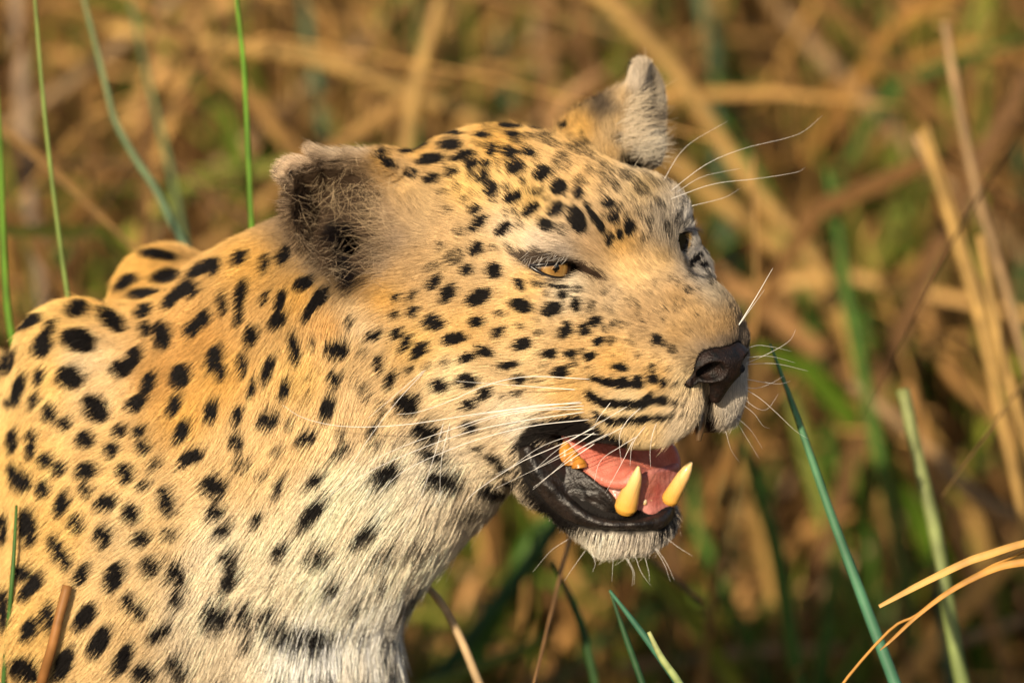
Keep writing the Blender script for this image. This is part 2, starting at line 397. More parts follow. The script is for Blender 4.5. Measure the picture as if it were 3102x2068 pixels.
SP1 = zz(1400, 600, 2.24, [
 (70,70,40,22,-30),(340,75,24,18,0,.8),(460,70,60,26,-40),(630,70,60,34,-30),(770,140,90,46,65),(840,50,30,16,60),(885,120,44,19,65),(935,180,60,17,70),(1030,110,54,20,-60),(1130,195,50,28,80),(1062,240,34,17,-80),(995,270,44,22,-80),
 (980,25,40,28),(550,170,50,34,30),(660,200,50,28,40,.6),(375,180,30,16,-10,.6),(265,205,60,26,-50),(95,165,66,26,-35),(1245,240,60,20,-60,.5),(1275,150,24,18,0,.7),(80,340,50,34,-50),(190,335,24,16,0,.6),(300,325,28,16,60,.7),
 (490,580,44,14,25,.9),(640,598,90,9,8),(760,620,44,20,0,.8),(570,650,18,10,0,.7),(670,655,36,20,10),(765,725,44,22,80),(870,715,30,14,-20,.8),(595,755,66,36,-25),(510,915,30,14,0,.7),
 (690,895,56,34,-55),(815,895,40,26,-50),(885,830,44,28,-20),(955,880,20,14,0,.8),(1020,850,30,20,-40,.8),(915,965,36,22,-20),(1000,965,30,18,0,.8),
 (585,1055,46,26,-5),(725,1060,40,22),(745,1120,24,18,0,.8),(800,1045,30,16,0,.8),(855,1075,40,18,-20),(660,1180,50,28,5),(1065,1150,48,20,5),(1275,1160,30,24,0,.8),
 (490,1240,20,12,0,.7),(130,1335,44,32,-20),(355,1325,36,18,0,.9),(260,1355,16,18,0,.8),(20,1410,40,28),
 (900,1230,46,13,10),(980,1250,60,24,10),(1070,1260,54,32,-10),(1175,1250,48,34,-25),(1290,1235,32,28),(1360,1260,28,19),(1440,1275,30,15,0,.7),
 (870,1350,44,24,40),(930,1385,54,24,20),(1020,1400,60,22,5),(1120,1405,60,24,-5),(1200,1400,44,28,-20),(1260,1375,44,30,-30),(1345,1380,40,26),(1425,1395,28,18,0,.9),(1500,1405,18,12,0,.6),
 (900,1480,44,19,45),(990,1520,64,21,20),(1110,1520,64,24),(1220,1510,54,26,-15),(1325,1500,40,20),(1405,1490,36,17,-10,.9),(1495,1475,24,12,0,.6),(1310,960,30,32),(1355,985,22,20,0,.9),(1415,1015,26,24,0,.8),(1525,615,26,20,0,.8),(1185,715,10,14,0,.6),
 (1590,420,60,14,-50),(1640,450,24,18),(1680,540,50,10,70,.8),(1460,120,60,12,-45,.8),(1540,150,60,8,-30,.8),(1400,200,50,16,70,.8),(1660,330,50,10,70,.8),(1560,520,40,12,40,.6)])
SP3 = zz(800, 150, 1.809, [
 (635,565,36,18,-30),(675,620,34,22,10),(790,670,24,20),(820,520,80,24,-22),(1010,520,64,22),(900,600,70,24,-12),(1080,580,68,18,-15),(905,705,40,18,-15),(1015,670,36,16,-35),(840,465,60,14,-20),(1010,445,60,14,10),(1190,465,44,10,5),
 (1190,512,30,10,0,.8),(1240,545,28,26,-50),(1340,560,44,24,20),(1440,555,44,16,15),(1130,625,36,20,-10),(1205,615,24,18),(1270,625,26,10,90,.8),(1370,640,44,30,-20),(1515,670,48,32,-10),(1190,690,36,22,-60),(1235,755,40,26,-50),
 (1130,680,24,14,0,.8),(1410,715,18,14,0,.8),(1320,745,24,16,0,.8),(1610,750,40,36,-60),(1720,780,30,24,60),(1725,705,24,16,0,.8),(1350,805,50,22,-15),(1245,820,18,14,0,.7),(1490,770,44,18,-10,.7),(1540,805,18,12,0,.7),
 (1350,410,60,16),(1500,415,50,14,5),(1630,405,24,14),(1360,460,40,14,10),(1480,470,90,10,-5,.8),(1370,495,30,12,0,.8),(1625,585,32,16,20,.8),(1560,500,60,14,20,.7),(1740,510,40,20,0,.9),(1700,545,50,12,30,.7),(1790,570,40,12,40,.7),
 (2030,625,50,14,20),(1980,680,34,24,30,.9),(1860,630,24,14,0,.7),(1920,740,30,16,60,.8),(2070,760,40,24,20,.9),(2110,700,30,12,40,.7),(1870,830,24,18),(2170,840,24,14,40,.9),(1030,1135,50,32,-45,.8),(905,1190,46,19,-25,.7)])
SP3 += zz(0, 0, 1, [(1345,640,14,9,-50,.7),(1385,700,16,9,-40,.7),(1330,745,13,8,-50,.6),(1400,600,13,8,-50,.8),(1375,560,14,8,-50,.8),(1335,580,12,7,-50,.6),(1300,530,13,7,-30,.7)])
SP9 = zz(1000, 800, 3.92, [
 (755,385,60,25,-65),(940,380,65,35,-55),(1205,215,100,52,-45),(1590,60,65,52,-50),(1925,75,90,72,60),(2225,225,75,42,50),(1370,355,115,66,-45),(1740,390,150,72,-30),(2250,490,120,62,15),(1990,590,55,33,-10,.8),(730,605,60,30,-60),
 (955,580,75,40,-50),(1195,705,110,72,10),(1710,690,75,48,-10),(2220,735,50,25,10,.8),(450,865,60,25,-60),(540,850,80,30,-60),(765,830,80,40,-60),(870,950,110,40,-65),(1030,1040,120,52,-35),(1435,895,140,56,-10),(1975,815,80,43,-35),
 (2260,950,110,58,-15),(1600,1120,100,42,-25),(1810,1035,110,42,20),(370,1075,55,40,-20,.5),(555,1205,110,35,80),(1330,1170,50,42,0,.7),(905,1265,50,30,-40,.8),(690,1390,100,48,-65),(1120,1215,60,28,-45,.5),(2100,1200,105,33,-8),
 (1600,1395,110,66),(1260,1460,100,68,10),(210,720,70,28,75,.9),(250,1440,50,22,45,.5),(2220,1365,80,42),(360,1510,90,33,60,.8)])
inr = lambda s_: 1052 < s_[0] < 1590 and 812 < s_[1] < 1190
SPOTS = SP9 + [s_ for s_ in SP4 + SP8 + SP1 + SP3 if not inr(s_)]
_r = np.random.default_rng(5)
for x0, x1, y0, y1, n_s, lo_, hi_, st_ in ((1740, 2080, 400, 690, 60, 5, 11, .75), (1250, 1760, 380, 520, 26, 5, 12, .8), (1840, 2120, 830, 1040, 46, 3, 7, .45), (1400, 1760, 540, 700, 24, 4, 9, .6), (1500, 1950, 880, 1130, 30, 3, 7, .5), (1900, 2130, 1090, 1200, 10, 3, 6, .5)):
    for _ in range(n_s):
        a_ = _r.uniform(lo_, hi_); SPOTS.append((_r.uniform(x0, x1), _r.uniform(y0, y1), a_*1.4, a_, _r.uniform(-80, -30), st_*_r.uniform(.5, 1)))
SPOTS = np.array(SPOTS)
def pz(ox, oy, k, L): return np.array([(ox + x/k, oy + y/k) for x, y in L])
LIP_UP = pz(1550, 1200, 3.015, [(90,360),(200,260),(420,175),(640,150),(750,200),(880,300),(1000,340),(1110,390),(1060,470),(900,500),(720,460),(560,420),(280,400),(100,470)])
LIP_LO = pz(1550, 1200, 3.015, [(30,430),(110,350),(250,380),(330,600),(900,1000),(1450,1000),(1495,1030),(1480,1150),(1395,1245),(1250,1266),(860,1262),(600,1228),(412,1168),(278,1058),(152,898),(48,706)])
EYE_DARK = pz(1400, 600, 2.24, [(330,380),(420,362),(560,355),(700,378),(750,405),(790,430),(840,480),(820,505),(770,535),(700,558),(600,555),(520,520),(440,465),(380,425)])
TEAR = pz(1400, 600, 2.24, [(750,410),(810,425),(880,465),(960,510),(1010,555),(960,580),(890,555),(830,515),(780,490)])
PHIL = pz(1950, 950, 3.136, [(610,720),(700,720),(690,800),(650,860),(640,960),(700,1000),(690,1130),(590,1130),(590,1000),(630,880)])
FARLIP = pz(1950, 950, 3.136, [(580,1000),(700,1000),(710,1150),(580,1150)])
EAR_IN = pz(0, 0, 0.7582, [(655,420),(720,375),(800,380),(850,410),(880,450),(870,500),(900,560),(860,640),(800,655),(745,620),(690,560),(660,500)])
CANAL = pz(0, 0, 0.7582, [(770,500),(820,515),(835,560),(825,600),(842,640),(815,662),(790,650),(775,590),(750,545)])
MOUTH = pz(1550, 1200, 3.015, [(170,400),(560,415),(760,470),(1000,500),(1200,560),(1480,470),(1500,640),(1450,980),(1000,1050),(700,900),(400,720),(240,580)])
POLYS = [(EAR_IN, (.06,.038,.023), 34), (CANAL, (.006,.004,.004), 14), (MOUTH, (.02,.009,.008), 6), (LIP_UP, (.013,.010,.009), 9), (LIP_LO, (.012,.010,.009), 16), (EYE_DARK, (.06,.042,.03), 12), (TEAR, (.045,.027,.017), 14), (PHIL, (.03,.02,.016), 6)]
gold, gold2, cream, white = (.66,.385,.105), (.74,.485,.175), (.80,.63,.38), (.82,.75,.63)
BASE = np.array([(x, y, *c) for x, y, c in [
 (1500,420,gold),(1250,430,gold),(1150,480,gold),(1750,520,(.58,.38,.17)),(1600,600,gold2),(1400,560,gold2),(1850,450,(.5,.33,.14)),(1950,560,(.5,.36,.18)),(1620,740,(.60,.50,.39)),(1530,700,(.68,.54,.36)),(1690,772,(.4,.33,.27)),(1480,760,(.6,.42,.22)),
 (1790,740,(.4,.27,.15)),(1880,730,(.60,.36,.115)),(1900,810,(.68,.465,.22)),(2000,780,(.50,.34,.16)),(2050,900,(.44,.28,.125)),(2150,1000,(.43,.275,.12)),(1950,950,(.40,.265,.135)),(2050,1000,(.48,.31,.14)),(2100,940,(.46,.30,.135)),(1830,880,(.45,.33,.2)),(1710,862,(.78,.66,.48)),(1600,850,(.72,.47,.19)),
 (1550,950,(.72,.48,.21)),(1400,1000,(.70,.45,.18)),(1600,1120,(.78,.57,.31)),(1350,1150,cream),(1250,1050,gold2),(1150,900,gold),(1180,830,(.5,.32,.14)),(1750,1050,(.66,.44,.2)),(1850,1090,(.68,.42,.15)),
 (1980,1150,(.68,.43,.16)),(2070,1160,cream),(2100,1250,(.74,.6,.42)),(1900,1235,cream),(1960,1300,(.74,.54,.27)),(2050,1310,(.75,.62,.45)),(2220,1250,(.55,.5,.44)),(2235,1140,(.6,.56,.5)),(1720,1190,(.68,.44,.17)),
 (1500,1350,(.68,.54,.36)),(1560,1300,(.74,.66,.54)),(1450,1450,(.72,.60,.43)),(1300,1450,(.86,.77,.62)),(1500,1555,(.46,.39,.29)),(1150,1500,(.90,.80,.62)),(1250,1700,(.84,.73,.56)),(1000,1550,(.88,.76,.55)),(950,2000,(.88,.84,.76)),(1150,1950,(.82,.79,.73)),
 (650,1700,(.82,.70,.51)),(620,1900,(.76,.65,.48)),(900,1750,(.87,.76,.57)),(1050,1850,(.87,.79,.66)),(900,900,gold),(1000,1000,(.62,.36,.12)),(900,1150,gold2),(750,800,gold),(600,1050,(.54,.30,.09)),(480,1150,(.52,.29,.09)),(550,1250,gold),(650,1150,gold),(700,1400,(.76,.54,.27)),(850,1350,(.78,.55,.28)),
 (1060,1050,(.72,.5,.24)),(1090,1250,(.74,.54,.3)),(250,850,gold),(400,800,gold),(150,1000,gold2),(150,1150,gold2),(235,1110,(.74,.58,.36)),(270,1170,(.72,.52,.28)),(300,1400,(.76,.52,.23)),(150,1600,gold2),(450,1600,(.76,.55,.28)),(300,1900,(.7,.5,.25)),(100,1900,gold2),(400,1640,(.72,.54,.3)),(50,1400,gold2),
 (1800,1660,white),(1900,1670,(.78,.7,.6)),(1990,1650,(.55,.49,.42)),(1720,1570,(.4,.36,.3)),
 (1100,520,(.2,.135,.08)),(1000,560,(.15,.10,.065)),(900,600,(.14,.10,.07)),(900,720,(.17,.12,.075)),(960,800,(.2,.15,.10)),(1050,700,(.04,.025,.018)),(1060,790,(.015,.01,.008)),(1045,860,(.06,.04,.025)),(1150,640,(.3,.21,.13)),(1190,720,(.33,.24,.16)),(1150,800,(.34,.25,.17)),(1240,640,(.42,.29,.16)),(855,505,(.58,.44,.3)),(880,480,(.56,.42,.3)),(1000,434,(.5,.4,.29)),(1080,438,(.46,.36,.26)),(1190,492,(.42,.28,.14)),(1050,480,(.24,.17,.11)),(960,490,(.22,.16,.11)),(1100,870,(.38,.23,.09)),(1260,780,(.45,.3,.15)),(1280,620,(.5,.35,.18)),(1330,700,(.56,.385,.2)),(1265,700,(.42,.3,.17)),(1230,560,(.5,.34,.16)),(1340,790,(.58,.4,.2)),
 (1985,300,(.40,.36,.30)),(1930,250,(.6,.52,.42)),(1885,290,(.58,.4,.2)),(1820,312,(.035,.03,.03)),(1855,325,(.045,.04,.04)),(1865,360,(.55,.38,.18)),(1760,375,gold),(1900,420,(.58,.47,.32)),(1960,350,(.20,.165,.125)),(1965,450,(.6,.55,.48)),
 (2070,650,(.6,.57,.54)),(2100,680,(.6,.58,.56)),(2030,640,(.4,.33,.24)),(2040,690,(.35,.29,.22)),(2120,760,(.4,.38,.36)),(2140,820,(.36,.34,.32)),(2165,880,(.34,.28,.2)),(1060,960,(.68,.5,.28)),(1075,1010,(.7,.54,.34)),(2190,1030,(.2,.165,.14)),(2140,1058,(.22,.18,.15)),(2250,1028,(.18,.15,.13)),(2190,985,(.44,.28,.12)),(2110,1095,(.4,.28,.15))]])
FLOW = np.array([
 (2150,1000,-.5,-.85,3,.25),(2050,900,-.55,-.8,3,.25),(1950,850,-.6,-.8,3.5,.25),(1900,720,-.5,-.85,4.5,.25),(1950,600,-.45,-.9,5.5,.3),(1800,560,-.35,-.9,6.5,.32),(1650,600,-.35,-.9,7,.32),(1700,450,-.6,-.8,7,.32),(1500,520,-.5,-.8,8,.32),
 (1500,420,-.8,-.5,7,.32),(1300,420,-.9,-.3,8,.32),(1150,470,-.95,.0,8,.3),(1600,740,-.75,-.55,6,.3),(1450,720,-.8,-.3,7,.3),(1690,780,-.8,.1,5,.35),(1690,880,-.95,.1,4.5,.2),(1850,900,-.85,-.35,3.5,.2),(1550,950,-.95,.2,7,.24),(1350,900,-.9,.3,8,.28),
 (1200,950,-.85,.4,9,.28),(1400,1100,-.95,.25,9,.28),(1200,1150,-.8,.5,10,.28),(1650,1100,-.97,.15,7,.24),(1900,1100,-.95,.2,4,.24),(1850,1200,-.95,.25,4.5,.24),(2000,1230,-.7,.6,5,.28),(2100,1200,-.35,.9,5,.3),(2150,1270,-.1,1,6.5,.35),(2060,1290,-.3,.95,6.5,.35),
 (1930,1330,-.5,.85,6.5,.35),(2220,1230,.2,1,5,.35),(2000,1050,-.8,-.2,3,.25),(1750,1280,-.8,.5,4,.28),(1550,1450,-.7,.6,8,.28),(1400,1350,-.85,.5,11,.28),(1500,1530,-.5,.85,14,.32),(1250,1350,-.7,.7,15,.28),(1300,1550,-.4,.9,20,.32),(1100,1450,-.6,.8,19,.28),
 (1250,1700,-.2,.97,22,.32),(1000,1650,-.45,.9,22,.28),(1150,1900,-.1,1,24,.32),(950,1900,-.2,1,24,.28),(750,1950,-.4,.9,21,.28),(1850,1650,-.2,1,11,.4),(1950,1650,.05,1,11,.4),(2020,1620,.3,.95,9,.4),(1720,1580,-.5,.85,9,.35),
 (1000,1000,-.05,1,13,.24),(900,850,-.15,.95,12,.24),(1050,1200,-.2,.97,14,.24),(850,1150,-.25,.95,13,.24),(750,850,-.5,.85,11,.28),(650,780,-.8,.5,11,.32),(700,1300,-.5,.85,13,.24),(850,1450,-.6,.8,15,.27),(500,1050,-.6,.75,9,.28),(400,850,-.9,.2,9,.32),
 (200,950,-.9,.3,9,.32),(100,1200,-.7,.7,10,.28),(300,1300,-.75,.65,10,.28),(500,1500,-.75,.65,12,.28),(200,1700,-.75,.65,11,.28),(400,1900,-.7,.7,13,.28),(600,1700,-.6,.8,17,.28),
 (1100,520,-.5,-.6,7,.45),(950,520,-.7,-.5,7,.45),(880,600,-.9,-.1,6,.4),(900,720,-.7,.5,7,.4),(980,820,-.4,.8,7,.4),(1190,720,-.6,.1,12,.55),(1150,800,-.7,.1,12,.5),(1240,640,-.5,-.6,11,.5),
 (1980,300,-.3,-.9,5,.35),(1890,290,-.1,-1,5,.3),(1820,320,-.3,-.9,4,.3),(1940,430,-.2,-.9,8,.4),(2080,670,-.3,-.8,6,.35),(2130,800,-.2,.9,4,.3)])
def idw(ctrl, x, y, p=3.2):
    out = np.zeros((len(x), ctrl.shape[1]-2)); ws = np.zeros(len(x))
    for c in ctrl:
        d2 = (x-c[0])**2 + (y-c[1])**2 + 900
        wgt = d2**(-p/2); ws += wgt; out += wgt[:, None]*c[2:]
    return out/ws[:, None]
def grid_idw(ctrl, step=12, p=3.2):
    gx = np.arange(-1400, 3200, step); gy = np.arange(0, 3600, step)
    X, Y = np.meshgrid(gx, gy); G = idw(ctrl, X.ravel(), Y.ravel(), p).reshape(*X.shape, -1)
    def f(x, y):
        u = np.clip((x - gx[0])/step, 0, len(gx)-1.01); v = np.clip((y - gy[0])/step, 0, len(gy)-1.01)
        i = u.astype(int); j = v.astype(int); a = (u-i)[:, None]; b = (v-j)[:, None]
        return (G[j, i]*(1-a) + G[j, i+1]*a)*(1-b) + (G[j+1, i]*(1-a) + G[j+1, i+1]*a)*b
    return f
base_f = grid_idw(BASE); flow_f = grid_idw(FLOW, 20, 2.6)
def pip_dist(P, x, y):
    d = np.full(len(x), 1e9); ins = np.zeros(len(x), bool)
    for i in range(len(P)):
        a, b = P[i], P[(i+1) % len(P)]; e = b - a
        qx, qy = x-a[0], y-a[1]; t = np.clip((qx*e[0]+qy*e[1])/(e@e), 0, 1)
        d = np.minimum(d, (qx-t*e[0])**2 + (qy-t*e[1])**2)
        ins ^= ((a[1] > y) != (b[1] > y)) & (x < (b[0]-a[0])*(y-a[1])/(b[1]-a[1]+1e-12) + a[0])
    d = np.sqrt(d); return np.where(ins, -d, d)
_ph = rng.uniform(0, 6.28, (6, 3)); _dr = rng.normal(size=(6, 3))
def wob(P, scale):
    """cheap smooth noise, about -1..1"""
    o = np.zeros(len(P))
    for i in range(6): o += np.sin((P @ _dr[i])/scale + _ph[i, 0])
    return o/3.0
# random rosette centres for what the photograph does not show
_pc = rng.uniform((-1700, -700, -1000), (330, 330, 120), (42000, 3))
_cell = {}
BLACK = np.array((.0095, .0080, .0075))
def coat(P, Nn, px, py, hair=False, roots=None):
    """albedo of the coat at C-space points P that show at photo pixels px, py"""
    c = np.minimum(base_f(px, py)*np.array((1.04, 1.03, 1.0)), 0.90)
    c = c*(1 + 0.10*wob(P, 3.0)[:, None] + 0.06*wob(P, 11.0)[:, None])
    cov = np.zeros(len(P))
    jx = px + 4*wob(P + 50, 1.6); jy = py + 4*wob(P + 90, 1.6)
    order = np.argsort(jx); sx = jx[order]
    for x, y, a, b, ang, st in SPOTS:
        a = a*1.10 + 3.0; b = b*1.18 + 3.5; r = max(a, b)*1.5
        i0, i1 = np.searchsorted(sx, (x-r, x+r)); idx = order[i0:i1]
        dx, dy = jx[idx]-x, jy[idx]-y
        ca, sa = math.cos(R(ang)), math.sin(R(ang))
        rr = np.sqrt(((dx*ca+dy*sa)/a)**2 + ((-dx*sa+dy*ca)/b)**2)
        soft = min(0.5, 5.0/min(a, b))
        v = st*np.clip((1.04 + soft/2 - rr)/soft, 0, 1)
        cov[idx] = np.maximum(cov[idx], v)
    # unseen flanks: even rosettes in three dimensions
    off = (px < -15) | (py > 2085) | (Nn[:, 2] < -0.05)
    if off.any():
        Po = P[off]; g = 26.0
        q = np.floor(Po/g).astype(int); best = np.full(len(Po), 1e9)
        for i in (-1, 0, 1):
            for j in (-1, 0, 1):
                for k in (-1, 0, 1):
                    cc = q + (i, j, k)
                    hsh = (cc[:, 0]*73856093) ^ (cc[:, 1]*19349663) ^ (cc[:, 2]*83492791)
                    jit = np.stack([((hsh >> s_) & 255)/255.0 for s_ in (0, 8, 16)], 1)
                    best = np.minimum(best, ((Po - (cc + jit)*g)**2).sum(1))
        v = np.clip((12.0 - np.sqrt(best))/3.0, 0, 1)
        cov[off] = v
        far = np.clip(np.maximum(-px/150, (py - 2085)/250), 0, 1)[:, None]
        c = c*(1-far) + np.array((.66, .41, .14))*far
    if hair: cov = np.where(cov > 0.98, 1.0, (rng.random(len(cov)) < cov*0.95)*rng.uniform(0.75, 1.0, len(cov)))
    c = c*(1-cov[:, None]) + BLACK*cov[:, None]
    qx, qy = (px, py) if roots is None else to_px(roots)
    wx, wy = 4*wob(P + 50, 1.6), 4*wob(P + 90, 1.6)
    for poly, pc, feather in POLYS:
        x0, y0 = poly.min(0) - feather; x1, y1 = poly.max(0) + feather
        m = np.nonzero((qx > x0) & (qx < x1) & (qy > y0) & (qy < y1) & (Nn[:, 2] > -0.2))[0]
        if len(m):
            d = pip_dist(poly, (qx + wx)[m], (qy + wy)[m]); v = np.clip(0.5 - d/feather/1.4, 0, 1)
            if hair: v = (rng.random(len(v)) < v)*1.0
            v = v[:, None]
            c[m] = c[m]*(1-v) + np.array(pc)*v
    return np.clip(c, 0.004, 0.92)

# ------------------------------------------------------------------ leopard root, body mesh
LEO = bpy.data.objects.new('leopard', None); col.objects.link(LEO)
_f = to_world(bd(20, 0, -529)[None])[0]
LEO.location = (_f[0], _f[1], 0)
LEO['label'] = 'spotted leopard with open mouth and torn ears standing in dry grass'; LEO['category'] = 'leopard'
Vf, Qf = mesh_field(LF, (-330, -260, -420), (190, 200, 60), 1.4, 4)
Vc, Qc = mesh_field(LF, (-1400, -720, -1100), (200, 160, 160), 7.0, 3)
inside = lambda V: (V[:, 0] > -322) & (V[:, 1] > -252) & (V[:, 2] > -412)
keep = ~inside(Vc)[Qc].all(1); Qc = Qc[keep]
used, invq = np.unique(Qc, return_inverse=True); Vc = Vc[used]; Qc = invq.reshape(Qc.shape)
Nf = vnormals(Vf, Qf); Ncs = vnormals(Vc, Qc)
# depth of the visible skin per photo pixel
_bx, _by = to_px(Vf); DSTEP = 8
_gi = np.clip((_bx/DSTEP).astype(int), 0, 399); _gj = np.clip((_by/DSTEP).astype(int), 0, 279)
DEP = np.full((280, 400), -1e3)
_ok = (_bx > -10) & (_bx < 3190) & (_by > -10) & (_by < 2230)
np.maximum.at(DEP, (_gj[_ok], _gi[_ok]), Vf[_ok, 2])
def depth(px, py, default=-60.0):
    j = int(np.clip(py/DSTEP, 0, 279)); i = int(np.clip(px/DSTEP, 0, 399))
    v = DEP[j, i]
    if v < -900:
        sub = DEP[max(0, j-3):j+4, max(0, i-3):i+4]; sub = sub[sub > -900]
        v = sub.max() if len(sub) else default
    return v
Vall, Qall = merge([(Vf, Qf), (Vc, Qc)]); Nall = np.concatenate([Nf, Ncs])
_px, _py = to_px(Vall)
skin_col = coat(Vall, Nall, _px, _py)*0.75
_q = to_head(Vall); _e = np.sqrt((((_q - (14, 0, -112)) @ MR.T/np.array((67, 32, 21)))**2).sum(1))
skin_col[_e < 1] = (.03, .011, .009)

M_skin = attr_mat('skin', 0.85, 0.15)
NF = Field()
NF.ell('H', (74, 0, -45), (13.5, 17.5, 9.5), 6)
NF.ell('M', (75, 10.5, -47), (11.5, 8.0, 9.0), 5)
NF.ell('M', (69, 19, -54.5), (9, 3.6, 3.0), 4)
NF.cone('H', (78, 0, -53), (73, 0, -67), 7.5, 3.4, 6)
NF0 = Field(); NF0.ops = list(NF.ops)
skin_col[NF0(Vall, 1.0) < 1.5] = (.006, .004, .004)
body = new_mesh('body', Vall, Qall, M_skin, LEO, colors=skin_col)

# ------------------------------------------------------------------ nose, lips, mouth, teeth
def field_part(name, F, h, mat, pad=6, colors=None, parent=None):
    pts = []
    for space, fn, c, rad, k, kind in F.ops:
        if kind != 'u': continue
        cs = [c] if space not in ('M',) else [c, c*np.array([1, -1, 1])]
        for q in cs:
            q = H0 + q @ HM if space in ('H', 'M') else q
            pts += [q - rad - pad, q + rad + pad]
    pts = np.array(pts)
    V, Q = mesh_field(F, pts.min(0), pts.max(0), h, 3)
    return new_mesh(name, V, Q, mat, parent or LEO, colors=None if colors is None else colors(V)), V
NF.ell('M', (87, 12.5, -48.5), (19, 6.8, 6.0), 1.4, kind='s')
NF.cone('M', (83, 13, -51), (76, 19, -54), 3.6, 2.4, 1.5, kind='s')
M_nose = noise_color(mat_new('nose_leather', rough=0.52, spec=0.4), (.002, .002, .002), (.021, .0095, .0065), 190, 7, bump=1.0, bscale=800)
nose, _ = field_part('nose', NF, 0.8, M_nose)

Z12 = lambda x, y: (1550 + x/3.015, 1200 + y/3.015)
def lipC(L, dw):
    out = []
    for x, y in L:
        X, Y = Z12(x, y); out.append(at(X, Y, depth(X, Y) + dw))
    return np.array(out)
rowA = lipC([(95,500),(140,690),(245,835),(345,955),(460,1065),(620,1140),(860,1192),(1250,1198),(1380,1165),(1455,1085)], 0.0)
rowB = lipC([(150,480),(225,675),(345,825),(445,915),(545,1012),(660,1090),(805,1150),(1000,1168),(1250,1152),(1395,1100),(1462,1045)], 2.6)
hl = lambda L: np.array([hpx(*Z12(x, y), l) for x, y, l in L])
rowC = hl([(200,470,-44),(330,640,-42),(450,800,-38),(560,930,-34),(680,1030,-30),(800,1090,-25),(900,1110,-20),(1000,1120,-15),(1250,1110,-4),(1400,1050,7),(1455,1020,13)])
rowD = hl([(225,440,-41),(330,520,-37),(480,620,-33),(640,710,-30),(760,800,-27),(880,900,-24),(960,1010,-20),(1010,1080,-14),(1100,1085,-9),(1250,1060,-3),(1400,1000,9),(1445,985,13)])
n_ = 80
lg = np.stack([spline(r, n_) for r in (rowA, rowB, rowC, rowD)])
lg = np.stack([spline(lg[:, i], 22) for i in range(n_)], 1).reshape(-1, 3)
LIPF = Field().cloud('C', lg + 0.35*np.stack([0*lg[:, 0], 0*lg[:, 0], wob(lg, 2.6) + wob(lg + 9, 1.3)], 1), 1.9, 2)
M_lip = noise_color(mat_new('wet_lip', rough=0.44, spec=0.45), (.003, .003, .003), (.022, .015, .012), 110, 7, bump=0.8, bscale=450)
lip, _ = field_part('lower_lip', LIPF, 0.9, M_lip)
UPF = Field().cloud('C', np.concatenate([spline(hl([(120,400,-48),(260,372,-46),(520,372,-42),(720,440,-40),(900,480,-39),(1060,460,-38)]), 40) + (0, 4, -1.5)]), 1.6, 2)
upl, _ = field_part('upper_lip', UPF, 0.9, M_lip)
# tongue and gums
tn = [hl([(500,370,-26),(620,560,-25),(740,705,-24),(900,785,-22),(1040,785,-19),(1110,720,-15)]),
      hl([(560,330,-18),(720,480,-16),(860,610,-15),(980,680,-13),(1080,690,-11),(1140,690,-8)]),
      hl([(760,250,0),(900,390,0),(1020,520,0),(1110,610,0),(1190,680,0),(1240,720,0)]),
      hl([(950,200,16),(1100,330,16),(1220,440,16),(1310,540,16),(1370,620,15),(1400,690,12)]),
      hl([(1050,180,24),(1200,270,25),(1330,360,25),(1430,460,25),(1480,560,23),(1490,640,20)])]
TF = Field().cloud('C', grid_sheet(tn, 22, 22).reshape(-1, 3), 3.4, 2)
M_tongue = noise_color(mat_new('tongue', rough=0.38, spec=0.5), (.50, .13, .09), (.64, .22, .16), 120, 4, bump=0.5, bscale=1100)
nodes(M_tongue)[2].inputs['Subsurface Weight'].default_value = 0.25
nodes(M_tongue)[2].inputs['Subsurface Radius'].default_value = (0.004, 0.0015, 0.001)
tongue, _ = field_part('tongue', TF, 0.9, M_tongue)
gr = [hl([(980,1085,-14),(1100,1100,-9),(1250,1065,-3),(1400,1000,9),(1455,985,13)]),
      hl([(960,960,-18),(1120,1010,-9),(1250,960,-2),(1390,915,9),(1450,930,14)]),
      hl([(930,860,-18),(1160,880,-9),(1280,830,0),(1400,790,10),(1470,800,16)]),
      hl([(900,760,-18),(1150,740,-9),(1290,700,0),(1400,680,10),(1490,650,18)])]
GF = Field().cloud('C', grid_sheet(gr, 22, 22).reshape(-1, 3), 2.6, 2)
M_gum = noise_color(mat_new('gum', rough=0.3, spec=0.5), (.34, .09, .075), (.55, .24, .2), 90, 4, bump=0.5, bscale=500)
gum, _ = field_part('gum', GF, 0.9, M_gum)
M_tooth = mat_new('tooth', (.78, .50, .14), 0.28, 0.5)
N_, L_, b_ = nodes(M_tooth)
_at = N_.new('ShaderNodeAttribute'); _at.attribute_name = 'col'; L_.new(_at.outputs['Color'], b_.inputs['Base Color'])
b_.inputs['Subsurface Weight'].default_value = 0.3; b_.inputs['Subsurface Radius'].default_value = (0.003, 0.002, 0.001)
gum['abs'] = list(LEO.location)
def tooth(name, pts, radii, c0=(.70, .35, .045), c1=(.80, .60, .30), sides=16, flat=1.0, nrm=None, par=None):
    P = spline(np.array(pts), 28); r = np.interp(np.linspace(0, 1, 28), np.linspace(0, 1, len(radii)), radii)
    V, Q = tube(P, r, sides, flat, nrm)
    t = np.repeat(np.linspace(0, 1, 30), sides)[:, None]
    c = np.array(c0)*(1-t**1.6) + np.array(c1)*t**1.6
    o = new_mesh(name, V, Q, M_tooth, par or gum, colors=c)
    return o
tooth('canine_tooth', hl([(1030,1055,-17),(1050,980,-17),(1092,860,-17),(1135,750,-17),(1158,640,-17)]), [5.0, 6.6, 6.1, 5.0, 3.9, 2.6, 0.7])
tooth('canine_tooth', hl([(1440,960,5),(1462,910,5),(1520,810,6),(1590,690,8),(1642,600,10)]), [4.2, 4.9, 4.6, 4.2, 3.7, 2.6, 0.8])
